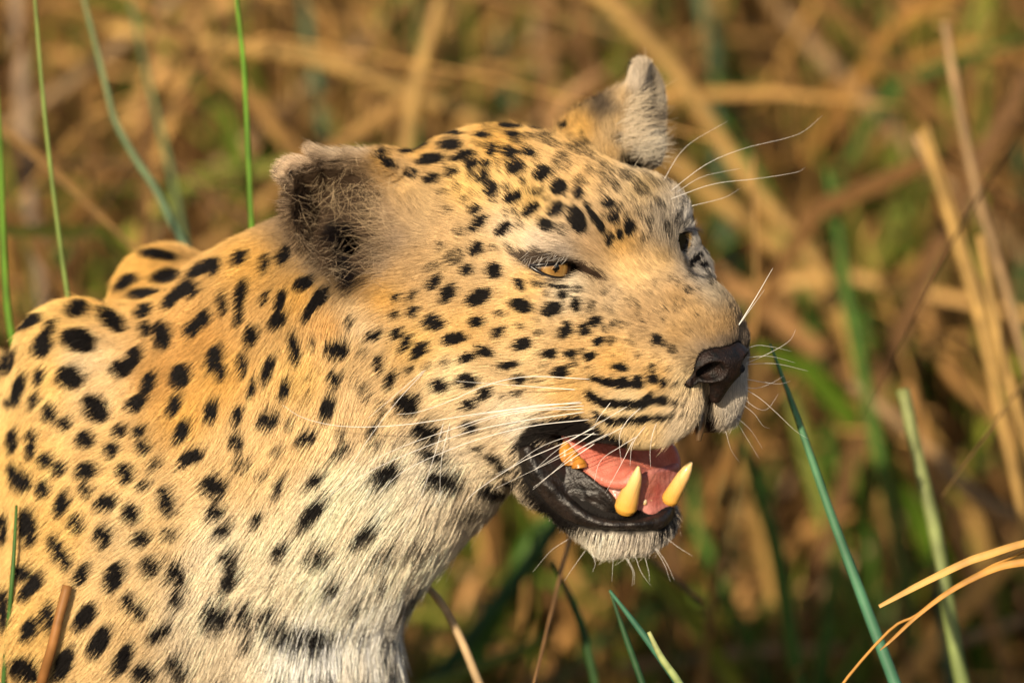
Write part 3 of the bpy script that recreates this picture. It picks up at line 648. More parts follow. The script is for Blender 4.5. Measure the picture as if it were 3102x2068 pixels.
for x0, y0, x1, y1, r0 in ((330,490,285,392,4.2),(385,520,352,386,4.8),(440,550,420,390,5.0),(500,580,490,410,5.2),(560,615,545,470,4.8),(620,645,608,550,4.2)):
    tooth('molar_tooth', hl([(x0, y0, -30), ((x0+x1)/2, (y0+y1)/2, -30), (x1, y1, -30)]), [r0*1.1, r0, r0*.7, r0*.2], (.40,.16,.02), (.56,.27,.045))
for x0, y0, l in ((1210,955,-6),(1260,935,-2),(1310,920,2),(1360,905,6)):
    tooth('incisor_tooth', hl([(x0, y0+25, l), (x0+4, y0, l), (x0+8, y0-24, l)]), [1.5, 1.6, 1.2, 0.5], (.6,.42,.2), (.75,.66,.5), 8)
tooth('canine_tooth', [at(2122, 1250, -8), at(2121, 1290, -8), at(2116, 1335, -8)], [3.0, 2.9, 2.4, 1.4], (.07,.04,.02), (.11,.065,.03), par=LEO)  # upper canine: shade under the lip is put into its dark brown
del gum['abs']

# ------------------------------------------------------------------ eyes
def eye_mat(name, i1, i2):
    m = mat_new(name, rough=0.06, spec=0.6); N, L, b = nodes(m)
    tc = N.new('ShaderNodeTexCoord'); sx = N.new('ShaderNodeSeparateXYZ'); L.new(tc.outputs['Object'], sx.inputs[0])
    # local Z is the gaze, radius 1: z = cos(angle from the pupil)
    rp = N.new('ShaderNodeValToRGB'); e = rp.color_ramp.elements
    mr = N.new('ShaderNodeMapRange'); mr.inputs['From Min'].default_value = 0.785; mr.inputs['From Max'].default_value = 1.025
    nz = N.new('ShaderNodeTexNoise'); nz.inputs['Scale'].default_value = 9; nz.inputs['Detail'].default_value = 4
    L.new(tc.outputs['Object'], nz.inputs['Vector'])
    ad = N.new('ShaderNodeMath'); ad.operation = 'MULTIPLY_ADD'; ad.inputs[1].default_value = 0.05; L.new(nz.outputs['Fac'], ad.inputs[0]); L.new(sx.outputs['Z'], ad.inputs[2])
    L.new(ad.outputs[0], mr.inputs['Value']); L.new(mr.outputs[0], rp.inputs[0])
    e[0].position = 0.0; e[0].color = (.05, .03, .02, 1)
    e[1].position = 1.0; e[1].color = (.002, .002, .002, 1)
    for p, c in ((.42, (.06, .03, .015, 1)), (.50, (*i1, 1)), (.75, (*i2, 1)), (.955, (*i1, 1)), (.964, (.003, .003, .003, 1))):
        q = e.new(p); q.color = c
    L.new(rp.outputs[0], b.inputs['Base Color'])
    b.inputs['Coat Weight'].default_value = 1.0; b.inputs['Coat Roughness'].default_value = 0.02
    return m
M_eyeN = eye_mat('amber_iris', (.24, .12, .03), (.40, .235, .075))
M_eyeF = eye_mat('shaded_iris', (.20, .155, .07), (.28, .225, .115))  # far iris: the shade on that eye is put into a duller colour
M_rim = mat_new('eyelid_rim', (.008, .006, .006), 0.3, 0.5)
bpy.ops.mesh.primitive_uv_sphere_add(segments=48, ring_count=32, radius=1.0)
sph = bpy.context.object; sph_me = sph.data; bpy.data.objects.remove(sph)
for p in sph_me.polygons: p.use_smooth = True
for nm, ap, wv, g, ic in EYES:
    me = sph_me.copy(); me.materials.append(M_eyeN if nm == 'n' else M_eyeF)
    o = bpy.data.objects.new('eye', me); col.objects.link(o); o.parent = LEO
    rad = 16.0
    gw = (to_world(g[None]*1000) - ORG)[0]
    o.location = Vector(to_world((ic - g*rad)[None])[0]) - LEO.location
    o.rotation_euler = Vector(gw).to_track_quat('Z', 'Y').to_euler(); o.scale = (rad/1000,)*3
    eyeC = ic - g*rad
    def on_ball(x, y, extra):
        # the point of the eyeball (radius + extra) that shows at this pixel, or the rim of it
        a = at(x, y, eyeC[2]); dx, dy = a[0]-eyeC[0], a[1]-eyeC[1]
        h2 = (rad+extra)**2 - dx*dx - dy*dy
        return at(x, y, eyeC[2] + (math.sqrt(h2) if h2 > 0 else 0) )
    loop = np.array([on_ball(x, y, 0.6) for x, y in np.concatenate([ap, ap[:1]])])
    V, Q = tube(spline(loop, 70), 1.15 if nm == 'n' else 1.0, 8)
    new_mesh('eyelid', V, Q, M_rim, LEO)

# ------------------------------------------------------------------ fur
M_fur = mat_new('fur', rough=0.55, spec=0.12)
_N, _L, _b = nodes(M_fur)
_a = _N.new('ShaderNodeAttribute'); _a.attribute_name = 'col'
_L.new(_a.outputs['Color'], _b.inputs['Base Color'])

def make_hair(name, P, colr, rad, parent, mat=None, taper=0.8):
    """P (n,k,3) C-space, colr (n,3), rad (n,) mm at the root"""
    n, k = P.shape[:2]
    hc = bpy.data.hair_curves.new(name); hc.add_curves([k]*n)
    W = to_world(P.reshape(-1, 3)) - np.array(parent.location)
    hc.attributes['position'].data.foreach_set('vector', W.astype(np.float32).ravel())
    r = hc.attributes.new('radius', 'FLOAT', 'POINT')
    t = np.linspace(0, 1, k)
    r.data.foreach_set('value', ((rad[:, None]*(1 - taper*t[None]**1.5))/1000).astype(np.float32).ravel())
    c = hc.attributes.new('col', 'FLOAT_COLOR', 'CURVE')
    c4 = np.ones((n, 4), np.float32); c4[:, :3] = colr
    c.data.foreach_set('color', c4.ravel())
    hc.materials.append(mat or M_fur)
    o = bpy.data.objects.new(name, hc); col.objects.link(o); o.parent = parent
    o['kind'] = 'stuff'
    return o
def scatter(V, Q, Nv, dens_fn):
    """points on the mesh with density dens_fn(P, N) per mm2"""
    A, B_, C_, D_ = (V[Q[:, i]] for i in range(4))
    area = 0.5*np.linalg.norm(np.cross(C_-A, D_-B_), axis=1)
    fc = (A+B_+C_+D_)/4; fn = Nv[Q[:, 0]] + Nv[Q[:, 2]]; fn /= np.linalg.norm(fn, axis=1, keepdims=True) + 1e-9
    num = area*dens_fn(fc, fn)
    k = np.floor(num + rng.random(len(num))).astype(int)
    f = np.repeat(np.arange(len(Q)), k)
    u, v = rng.random(len(f))[:, None], rng.random(len(f))[:, None]
    q = Q[f]
    P = (V[q[:, 0]]*(1-u) + V[q[:, 1]]*u)*(1-v) + (V[q[:, 3]]*(1-u) + V[q[:, 2]]*u)*v
    N = (Nv[q[:, 0]]*(1-u) + Nv[q[:, 1]]*u)*(1-v) + (Nv[q[:, 3]]*(1-u) + Nv[q[:, 2]]*u)*v
    return P, N/(np.linalg.norm(N, axis=1, keepdims=True) + 1e-9)
def nrmz(v): return v/(np.linalg.norm(v, axis=1, keepdims=True) + 1e-9)
def grow(P, N, len_k=1.0, k=5, clump=0.36, rad=0.10, jitter=0.11, bend=0.5):
    px, py = to_px(P)
    fl = flow_f(px, py)
    L = np.interp(fl[:, 2], [0, 5, 9, 14, 18, 24], [0, 4, 5.6, 8.2, 13.5, 21])*len_k*rng.uniform(0.75, 1.2, len(P))
    d = np.stack([fl[:, 0], -fl[:, 1], np.zeros(len(P))], 1)
    # on flanks that turn away from the view the coat runs back along the body
    d = d - (d*N).sum(1, keepdims=True)*N
    d = nrmz(d)
    cs = np.round((1.1 + 0.14*L)*2)/2
    gk = np.floor((P + 1.2*np.stack([wob(P, 2.2), wob(P+17, 2.5), wob(P+29, 2.1)], 1))/cs[:, None]).astype(np.int64)
    _, inv = np.unique((gk[:, 0]*92821 + gk[:, 1])*68917 + gk[:, 2], return_inverse=True); inv = inv.ravel()
    cr = rng.uniform(-1, 1, inv.max()+1)[inv]
    L = L*np.where(rng.random(len(L)) < 0.015, 1.7, 1.0)
    sw = wob(P, 12.0)*0.14 + wob(P + 33, 5.0)*0.07
    bt = np.cross(N, d); d = nrmz(d + bt*sw[:, None])
    lift = fl[:, 3] + 0.10*wob(P + 71, 6.0) + 0.06*rng.normal(size=len(P)) + 0.11*cr
    lift = np.clip(lift*0.85, 0.05, 0.9)
    d0 = nrmz(d*np.sqrt(1-lift**2)[:, None] + N*lift[:, None] + jitter*rng.normal(size=P.shape))
    t = np.linspace(0, 1, k)
    # root leans out, tip lies along the flow
    H = P[:, None] + L[:, None, None]*(d0[:, None]*t[None, :, None] + (d*0.9 - N*lift[:, None]*bend)[:, None]*(t**2)[None, :, None]*0.35)
    if clump:
        cnt = np.bincount(inv)
        tipm = np.stack([np.bincount(inv, H[:, -1, a])/cnt for a in range(3)], 1)[inv]
        cl = clump*rng.uniform(0.3, 1.3, len(P))*np.clip(L/10, 0.45, 0.85)
        H += (cl[:, None]*(tipm - H[:, -1]))[:, None]*(t**1.5)[None, :, None]
    mid = H[:, 3]
    mx, my = to_px(mid)
    return H, mx, my, L, cr
def bare(P, N):
    """skin without hair: nose, lips, the inside of the mouth, eye openings"""
    Q = to_head(P); px, py = to_px(P)
    b = NF0(P, 1.0) < 0.5
    b |= LIPF(P, 1.0) < 0.8
    b |= (np.abs(Q[:, 1]) < 36) & (Q[:, 0] > -60) & (Q[:, 0] < 60) & (Q[:, 2] < -86) & (N @ HM[2] < -0.25) & (Q[:, 2] > -118)
    # inside the cavity
    e = np.sqrt((((Q - (14, 0, -112)) @ MR.T/np.array((66, 30, 20)))**2).sum(1))
    b |= e < 1.0
    mo = (px > MOUTH[:, 0].min()) & (px < MOUTH[:, 0].max()) & (py > MOUTH[:, 1].min()) & (py < MOUTH[:, 1].max())
    if mo.any(): b[mo] |= pip_dist(MOUTH, px[mo], py[mo]) < -3
    for nm, ap, wv, g, ic in EYES:
        m = np.abs(P[:, 2] - ic[2]) < 26
        dd = np.full(len(P), 99.0); mm = m & (np.abs(px - ap[:, 0].mean()) < 140) & (np.abs(py - ap[:, 1].mean()) < 90)
        if mm.any(): dd[mm] = pip_dist(ap, px[mm], py[mm])
        b |= dd < 4
    return b
def fur_density(fc, fn):
    px, py = to_px(fc)
    L = flow_f(px, py)[:, 2]
    d = 3.4*np.clip(5.0/L, 0.30, 1.15)
    vis = np.where(fn[:, 2] > -0.12, 1.0, 0.22)
    vis *= np.where((px > -90) & (py < 2150), 1.0, 0.15)
    return d*vis*FUR
if FUR > 0:
    P, N = scatter(Vf, Qf, Nf, fur_density)
    ok = ~bare(P, N); P, N = P[ok], N[ok]
    H, mx, my, L, cr = grow(P, N)
    C = coat(P, N, mx, my, True, P)
    C *= 1 + rng.uniform(-1, 1, (len(P), 1))*np.where(C[:, 1:2] > 0.5, 0.15, 0.30)
    C *= 1 + 0.17*cr[:, None]
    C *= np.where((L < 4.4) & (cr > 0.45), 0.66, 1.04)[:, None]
    C = np.clip(C, 0.004, 0.93)
    rad = np.clip(0.055 + 0.0055*L, 0.07, 0.14)*np.where(N[:, 2] < -0.12, 1.8, 1.0)
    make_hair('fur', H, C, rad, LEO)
    NHAIR = len(P)
    # hindquarters out of frame
    P2, N2 = scatter(Vc, Qc, Ncs, lambda fc, fn: np.full(len(fc), 0.10*FUR))
    H2, mx2, my2, L2, _c2 = grow(P2, N2, 1.2, clump=0)
    make_hair('hindquarter_fur', H2, coat(P2, N2, mx2, my2), np.full(len(P2), 0.28), LEO)

# ------------------------------------------------------------------ ground and grass
M_ground = noise_color(mat_new('soil', rough=0.95, spec=0.1), (.022, .013, .006), (.07, .043, .02), 9, 8, bump=1.0, bscale=60)
gv = np.array([(-400, -400, 0), (400, -400, 0), (400, 400, 0), (-400, 400, 0)], float)
g = new_mesh('ground', gv, np.array([[0, 1, 2, 3]]), M_ground, None, world=True); g['kind'] = 'structure'
M_grass = attr_mat('grass', 0.55, 0.25)
_N, _L, _b = nodes(M_grass)
_tc = _N.new('ShaderNodeTexCoord'); _nz = _N.new('ShaderNodeTexNoise'); _nz.inputs['Scale'].default_value = 55; _nz.inputs['Detail'].default_value = 6
_L.new(_tc.outputs['Object'], _nz.inputs['Vector'])
_mr = _N.new('ShaderNodeMapRange'); _mr.inputs['From Min'].default_value = 0.3; _mr.inputs['From Max'].default_value = 0.7; _mr.inputs['To Min'].default_value = 0.72; _mr.inputs['To Max'].default_value = 1.18
_L.new(_nz.outputs['Fac'], _mr.inputs['Value'])
_mx = _N.new('ShaderNodeVectorMath'); _mx.operation = 'SCALE'
_at2 = [n for n in _N if n.type == 'ATTRIBUTE'][0]
_L.new(_at2.outputs['Color'], _mx.inputs[0]); _L.new(_mr.outputs[0], _mx.inputs['Scale']); _L.new(_mx.outputs[0], _b.inputs['Base Color'])
def leaf(P, wd, nrm, fold=0.35):
    """folded leaf: three vertices across"""
    P = np.asarray(P, float); n = len(P)
    T = np.gradient(P, axis=0); T /= np.linalg.norm(T, axis=1, keepdims=True) + 1e-9
    A = np.cross(T, nrm); A /= np.linalg.norm(A, axis=1, keepdims=True) + 1e-9
    B = np.cross(A, T)
    V = np.stack([P - A*wd[:, None], P - B*(wd*fold)[:, None], P + A*wd[:, None]], 1).reshape(-1, 3)
    i = np.arange(n-1)[:, None]*3; j = np.array([[0, 1]])
    Q = np.stack([i+j, i+j+1, i+j+4, i+j+3], -1).reshape(-1, 4)
    return V, Q
TAN = [(.40,.235,.085),(.46,.27,.09),(.38,.21,.08),(.24,.135,.055),(.28,.165,.065),(.17,.09,.038),(.32,.19,.07),(.14,.075,.032),(.23,.13,.06),(.11,.06,.028),(.27,.145,.045)]
GRN = [(.07,.13,.012),(.09,.14,.018),(.04,.085,.02),(.13,.15,.02),(.15,.165,.03)]
def tuft_field(name, n, y0, y1, hmin, hmax, pal, leafy, label, halfx, seed, lean=0.5, wmm=(2.0, 5.0)):
    r = np.random.default_rng(seed); parts = []; cols = []
    for i in range(n):
        y = r.uniform(y0, y1); x = r.uniform(-1, 1)*halfx(y)
        h = r.uniform(hmin, hmax); a = r.uniform(0, 6.283); ln = float(np.clip(r.normal(0, lean), -1.0, 1.0)); ln2 = ln*r.uniform(0.6, 1.8)
        d = np.array([math.cos(a), math.sin(a), 0])
        pts = np.array([(x, y, -0.01), *( (x + d[0]*h*q, y + d[1]*h*q, z) for q, z in ((ln*.3, h*.4), (ln*.7, h*.75), (ln2, h*(1 - 0.25*abs(ln2)))))])
        Pp = spline(pts, 8); wr = r.uniform(*wmm)/2000
        if r.random() < leafy:
            wd = wr*2.2*np.sin(np.linspace(0.35, math.pi, 8))**0.7 + 0.0003
            V, Q = leaf(Pp, wd, np.array([math.cos(a+1.2), math.sin(a+1.2), 0.3]))
        else:
            V, Q = tube(Pp, np.linspace(wr, wr*0.45, 8), 4, cap=False)
        c = np.array(pal[r.integers(len(pal))])*r.uniform(0.7, 1.4)*np.array((1.06, 1.02, 0.86))
        parts.append((V, Q)); cols.append(np.tile(c, (len(V), 1)))
    V, Q = merge(parts)
    o = new_mesh(name, V, Q, M_grass, None, world=True, colors=np.concatenate(cols))
    o['kind'] = 'stuff'; o['label'] = label; o['category'] = 'grass'
    return o
hx = lambda y: 0.42 + 0.075*y + 0.25
tuft_field('dry_grass', 6500, 1.1, 5.5, 0.25, 0.82, TAN, 0.5, 'tangled dry tan grass behind the leopard', hx, 11, 0.75, (1.8, 5.0))
tuft_field('green_grass', 1700, 1.1, 5.0, 0.2, 0.72, GRN, 0.6, 'green grass blades growing through the dry grass', hx, 12, 0.4, (2.5, 7.0))
tuft_field('low_grass', 1500, 0.35, 1.15, 0.06, 0.26, TAN + GRN + GRN, 0.6, 'low green and dry grass just behind the leopard', lambda y: 0.7, 14, 0.5, (2.0, 5.0))
tuft_field('trampled_grass', 1300, -0.9, 0.3, 0.06, 0.28, TAN + GRN, 0.6, 'short trampled grass round the leopard legs', lambda y: 1.6, 13, 0.4)
tuft_field('outer_grass', 3500, 0.6, 7.0, 0.2, 0.75, TAN + GRN, 0.5, 'dry grass stretching away on both sides', lambda y: 3.2, 15, 0.6, (3.0, 7.0))
def stalk(name, pts, wmm, c0, label, group=None, cat='grass stalk', c1=None, leafy=False, tip=0.5, seed=0, soft=False):
    """pts: (photo x, photo y, w) from base to tip or along the stalk"""
    P = spline(np.array([at(*p) for p in pts]), 26)
    if soft and to_world(P[-1:])[0, 2] < to_world(P[:1])[0, 2]: P = P[::-1]
    n = len(P); r = np.asarray(np.interp(np.linspace(0, 1, n), np.linspace(0, 1, len(np.atleast_1d(wmm))), np.atleast_1d(wmm)) if np.ndim(wmm) else np.linspace(wmm, wmm*tip, n))/2
    # carry the base on down to the soil
    W0 = to_world(P[:2]); z0 = W0[0, 2]
    if z0 > 0.02:
        tg = W0[0] - W0[1]; tg /= np.linalg.norm(tg) + 1e-9
        g1 = W0[0] + tg*min(0.10, z0*0.4); g1[2] = min(g1[2], z0 + 0.03)
        g2 = W0[0] + tg*np.array([1, 1, 0])*min(0.22, z0*0.6); g2[2] = -0.01
        ex = spline(np.stack([g2, (g1+g2)/2 + np.array([0, 0, 0.02]), g1, W0[0]]), 12)[:-1]
        ex = (ex - ORG)*1000; ex = np.stack([ex @ AX, ex @ AV, ex @ AW], 1)
        P = np.concatenate([ex, P]); r = np.concatenate([np.full(len(ex), r[0]), r]); n = len(P)
    if leafy: V, Q = leaf(P, r, np.array([0.1, 0.25, 0.96]), 0.5); k = 3; rows = n
    else: V, Q = tube(P, r, 10); k = 10; rows = n+2
    t = np.repeat(np.linspace(0, 1, rows), k)[:, None]
    c = np.array(c0)*(1-t) + np.array(c1 or c0)*t
    rr = np.random.default_rng(seed + len(bpy.data.objects))
    c = c*(1 + 0.10*np.repeat(rr.normal(size=rows), k)[:, None])*(1 + 0.06*np.tile(rr.normal(size=k), rows)[:, None])
    o = new_mesh(name, V, Q, M_grass, None, colors=np.clip(c, 0.005, 0.9))
    # stand the object's origin at its lowest point
    W = to_world(V); lo = W[W[:, 2].argmin()]
    o.data.transform(Matrix.Translation(-Vector(lo))); o.location = Vector(lo)
    o['label'] = label; o['category'] = cat
    if group: o['group'] = group
    return o
D = lambda L, w0, w1=None: [(x*1.3189, y*1.3189, w0 + ((w1 if w1 is not None else w0) - w0)*i/max(1, len(L)-1)) for i, (x, y) in enumerate(L)]
G1, G2, BG, OL = (.085,.19,.012), (.11,.17,.03), (.04,.14,.095), (.17,.19,.07)
# stalks that can be told apart, near the plane of focus
stalk('green_grass_stem', D([(175,780),(155,677),(120,420),(97,203),(80,0),(72,-80)], -190), 3.3, G2, 'thin green stem rising behind the shoulder hump', c1=(.16,.21,.05))
stalk('green_grass_stem', D([(585,620),(578,517),(561,169),(543,0),(538,-70)], -210), 3.8, G1, 'bright green straight stem rising behind the torn ear')
stalk('bent_reed', D([(480,680),(440,590),(401,522),(358,435),(310,362),(264,276),(246,208),(218,97),(193,0),(180,-60)], -380), 5.6, BG, 'grey green reed with a sharp bend behind the neck', cat='reed', c1=OL)
stalk('green_grass_stem', D([(450,700),(400,430),(370,300),(340,180),(300,0)], -720), 5.0, (.10,.14,.05), 'faint soft green stem beside the bent reed')
stalk('green_grass_stem', D([(60,900),(24,755),(10,604),(0,338),(-8,200)], -260), 4.6, G1, 'green stem by the edge of the near shoulder')
stalk('blue_green_reed', [(2760,2200,-90),(2711,2068,-90),(2615,1817,-95),(2513,1545,-100),(2418,1272,-105),(2333,1041,-110)], [7.6,7.2,6.6,5.6,4.6,3.4,1.0], BG, 'blue green tapering reed in front of the muzzle', cat='reed', c1=(.07,.18,.08))
stalk('green_grass_stem', [(2960,2200,-300),(2915,2068,-300),(2880,1885,-300),(2833,1613,-305),(2779,1381,-310),(2735,1180,-315)], [9.2,8.8,8.4,7.6], (.095,.16,.04), 'broken off green stem beyond the blue green reed', c1=(.20,.22,.08))
stalk('dry_grass_stalk', [(3220,1625,30),(3102,1645,30),(2990,1680,30),(2922,1704,28),(2786,1770,25),(2663,1836,22)], [3.4,3.9,4.3,4.4,4.0,3.4,2.0], (.40,.20,.042), 'golden dry grass blade with a blunt end above the thin ones', cat='grass stalk', leafy=True, c1=(.52,.31,.09))
stalk('dry_grass_stalk', [(2480,2200,24),(2554,2068,24),(2697,1906,24),(2772,1865,24),(2854,1804,22),(2990,1722,20),(3102,1668,18),(3220,1610,16)], [1.7,1.7,1.6,1.8,2.2,2.0], (.44,.22,.045), 'thin golden dry blade bent at a knee', cat='grass stalk')
stalk('dry_grass_stalk', [(3220,1690,34),(3102,1702,32),(3010,1722,30),(2888,1783,28),(2786,1858,26),(2700,1938,26),(2666,1968,26)], [4.4,4.2,3.8,3.0,2.2,1.6,0.5], (.40,.20,.042), 'pointed golden dry blade crossing the knee-bent blade', cat='grass stalk', leafy=True)
stalk('green_grass_stem', D([(1640,1680),(1575,1590),(1510,1500),(1450,1420),(1400,1355)], -70), [5.2,5.0,4.4,3.2,1.5], (.04,.13,.075), 'slanting blue green stem below the chin')
stalk('green_grass_stem', D([(1500,1650),(1475,1568),(1440,1470),(1403,1362)], -90), [4.6,4.2,3.6,1.5], (.02,.06,.02), 'dark green stem under the slanting blue green one')
stalk('green_grass_stem', D([(1620,1680),(1560,1568),(1520,1510),(1490,1450)], -40), [4.6,4.4,3.8,2.2], (.14,.26,.07), 'pale tipped green shoot below the chin', c1=(.32,.34,.14))
stalk('dry_grass_stalk', D([(1150,1680),(1100,1568),(1055,1460),(1010,1380),(975,1340)], -170), [4.8,4.8,4.4,4.0], (.40,.28,.15), 'tan dry stalk leaning beside the chest')
nearw = lambda L: [(x*1.3189, y*1.3189, depth(max(x*1.3189, 5), min(y*1.3189, 2060)) + 9) for x, y in L]
stalk('green_grass_stem', nearw([(5,1640),(8,1568),(28,1330),(38,1160)]), [2.9,2.8,2.6,1.5], (.045,.11,.02), 'thin dark green stem in front of the near shoulder')
tw = stalk('broken_twig', nearw([(78,1640),(95,1568),(118,1490),(135,1420),(155,1345)]), [6.0,5.8,5.6,5.4,5.8], (.15,.06,.015), 'brown snapped twig in front of the near shoulder', cat='twig', c1=(.25,.115,.035))

# soft stalks in the tangle behind
LANDM = [('the torn near ear', 760, 480), ('the far ear', 1480, 250), ('the shoulder hump', 230, 640), ('the crown of the head', 1130, 270), ('the eyebrow whiskers', 1720, 350), ('the nose', 1730, 820), ('the chin', 1440, 1290), ('the chest', 960, 1480),
         ('the blue green reed', 1900, 1230), ('the golden dry blades', 2200, 1330), ('the broken off green stem', 2090, 1000)]
def soft_label(pts, c, wm):
    p = np.array(pts, float); v = p[-1] - p[0]; ang = math.degrees(math.atan2(abs(v[1]), abs(v[0])))
    lie = 'lying nearly flat' if ang < 25 else 'standing nearly upright' if ang > 72 else 'leaning one way' if v[0]*v[1] > 0 else 'leaning the other way'
    lie = lie.replace('leaning one way', 'slanting').replace('leaning the other way', 'slanting crosswise')
    colour = {go: 'golden', tn_: 'tan', br: 'brown', og: 'orange brown', gr1: 'bright green', gr2: 'dark green', gr3: 'grey green', gr4: 'yellow green'}.get(tuple(c), 'dry')
    m = p[len(p)//2]; near = min(LANDM, key=lambda q: (q[1]-m[0])**2 + (q[2]-m[1])**2)[0]
    green = c in (gr1, gr2, gr3, gr4)
    return (f"blurred {'thick' if wm > 11 else 'thin'} {colour} {'stem' if green else 'stalk'} {lie}, beyond {near}", 'blurred green stems behind the leopard' if green else 'blurred dry stalks behind the leopard')
go, tn_, br, og = (.56,.34,.10), (.44,.28,.13), (.34,.20,.10), (.46,.24,.07)
gr1, gr2, gr3, gr4 = (.08,.18,.015), (.035,.10,.02), (.10,.16,.07), (.20,.25,.03)
for pts, wv, wm, c in [
 ([(250,65),(560,110),(740,140),(900,200),(1100,275),(1200,315)],-800,12,go),([(935,330),(955,200),(985,90),(1020,-40)],-700,11,go),([(-40,330),(150,200),(330,60),(440,-40)],-900,10,tn_),
 ([(230,660),(420,460),(600,300),(740,170),(900,50)],-1000,11,tn_),([(110,800),(75,500),(55,250),(35,-40)],-800,13,(.42,.29,.18)),([(540,-30),(780,60),(1000,40),(1180,-30)],-1300,11,tn_),([(150,-40),(330,90),(520,330),(560,480)],-1500,12,br),
 ([(1330,-40),(1420,30),(1560,180),(1660,330),(1730,430)],-800,13,go),([(1480,310),(1600,420),(1780,560),(1900,700),(2010,850)],-900,14,go),([(1745,-40),(1850,90),(1980,220),(2080,330),(2220,470)],-1000,13,tn_),
 ([(2380,-30),(2250,90),(2180,160),(2050,290)],-1100,12,og),([(2420,230),(2250,340),(2120,430)],-1200,12,br),([(2290,920),(2256,758),(2213,604),(2160,435),(2116,300)],-560,8,go),([(2310,900),(2275,758),(2228,604),(2172,435),(2126,290)],-600,6,go),([(2330,940),(2262,700),(2200,560),(2150,420),(2100,310)],-620,5,tn_),
 ([(2360,850),(2314,677),(2242,435),(2193,193),(2170,50)],-600,7,tn_),([(1700,60),(1790,170),(1690,260),(1560,320)],-1300,12,br),([(1955,880),(2100,1000),(2230,1130),(2360,1200)],-700,11,tn_),([(2400,900),(2200,1060),(2080,1180),(1940,1310)],-900,10,tn_),
 ([(1440,1535),(1700,1500),(1950,1490)],-800,9,tn_),([(2085,880),(2140,1060),(2190,1200)],-700,11,og),([(2250,540),(2300,800),(2370,1050)],-500,8,go),([(1760,880),(1850,1000),(1790,1150),(1680,1300)],-1000,10,br),
 ([(1260,-30),(1230,90),(1260,200),(1240,290)],-1100,12,tn_),([(760,-30),(790,120),(700,250)],-1400,12,br),([(2120,700),(2180,850),(2290,960)],-800,10,og),([(1880,560),(1990,680),(2090,760),(2200,900)],-1200,12,tn_),
 ([(1060,1300),(1100,1400),(1180,1568)],-900,10,tn_),([(1300,1100),(1240,1250),(1150,1420)],-1100,10,br),([(2000,1250),(2150,1330),(2352,1370)],-1000,10,br),([(2060,1600),(2150,1500),(2360,1420)],-700,9,tn_)]:
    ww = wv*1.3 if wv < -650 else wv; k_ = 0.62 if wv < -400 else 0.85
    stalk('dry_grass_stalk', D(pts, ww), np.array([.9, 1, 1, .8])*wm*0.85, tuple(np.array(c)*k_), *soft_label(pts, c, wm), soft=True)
for pts, wv, wm, c in [
 ([(2010,1000),(1961,758),(1942,653),(1923,508),(1899,387)],-700,11,gr1),([(1640,190),(1628,60),(1600,-40)],-1000,16,gr3),([(1700,330),(1660,240),(1640,170)],-900,12,gr1),([(1895,320),(1880,180),(1845,40)],-1200,14,gr1),([(2062,320),(2055,180),(2035,10)],-1100,15,gr1),
 ([(2350,600),(2342,480),(2350,330)],-1000,13,gr2),([(1805,1400),(1780,1250),(1735,1110),(1690,970)],-600,12,gr1),([(1110,1430),(1260,1230),(1340,1090)],-600,13,gr2),([(1375,1600),(1330,1420),(1270,1290)],-320,6,gr2),([(1090,1540),(1180,1500),(1260,1460)],-500,9,gr4),
 ([(1875,1600),(1900,1420),(1910,1300)],-700,11,gr1),([(2190,1600),(2170,1420),(2150,1250)],-600,11,gr3),([(1990,900),(1985,760),(1975,640)],-900,11,gr1),([(1870,1100),(1830,950),(1790,800)],-800,14,gr4),([(1180,1330),(1230,1230),(1280,1170)],-700,16,gr1),
 ([(730,560),(745,330),(705,60),(690,-40)],-900,11,gr3),([(1180,250),(1150,140),(1160,60)],-1200,14,gr3),([(1440,170),(1400,90),(1370,20)],-1200,16,gr2),([(905,150),(860,80),(850,0)],-1300,18,gr2),([(1560,300),(1520,200),(1500,120)],-1100,12,gr1),([(2100,700),(2090,600),(2080,520)],-1100,14,gr1),([(1960,1568),(1990,1450),(1960,1330)],-800,12,gr2),([(1640,1300),(1600,1200),(1590,1080)],-800,12,gr1)]:
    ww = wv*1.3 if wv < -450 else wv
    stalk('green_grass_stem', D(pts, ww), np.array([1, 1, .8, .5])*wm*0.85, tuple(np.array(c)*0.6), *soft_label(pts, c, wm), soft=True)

# ------------------------------------------------------------------ whiskers, lashes, ear hair
M_wh = mat_new('whisker', (.82, .79, .74), 0.3, 0.5)
M_whb = mat_new('dark_whisker', (.03, .02, .015), 0.4, 0.5)
def whisker(pts, r=0.27, w_tip=None, on=True, name='whisker', mat=None, lift=5.0):
    pts = np.array(pts, float); n = len(pts)
    w0 = depth(*pts[0]) - 0.5
    ws = []
    for i, (x, y) in enumerate(pts):
        t = i/(n-1)
        if i == 0: ws.append(w0); continue
        lw = w0 + ((w_tip if w_tip is not None else w0) - w0)*t
        if on:
            j, k2 = int(np.clip(y/DSTEP, 0, 279)), int(np.clip(x/DSTEP, 0, 399))
            if DEP[j, k2] > -900: lw = max(lw, DEP[j, k2] + lift + 6*t)
        ws.append(lw)
    P = spline(at(pts[:, 0], pts[:, 1], np.array(ws)), 22)
    V, Q = tube(P, np.linspace(r, r*0.28, 22), 5)
    return new_mesh(name, V, Q, mat or M_wh, LEO)
A8 = lambda L: [(800+x/1.62, 1100+y/1.62) for x, y in L]
A2 = lambda L: [(1500+x/2.3756, 1100+y/2.3756) for x, y in L]
A11 = lambda L: [(1950+x/3.136, 950+y/3.136) for x, y in L]
A5 = lambda L: [(2000+x/1.568, y/1.568) for x, y in L]
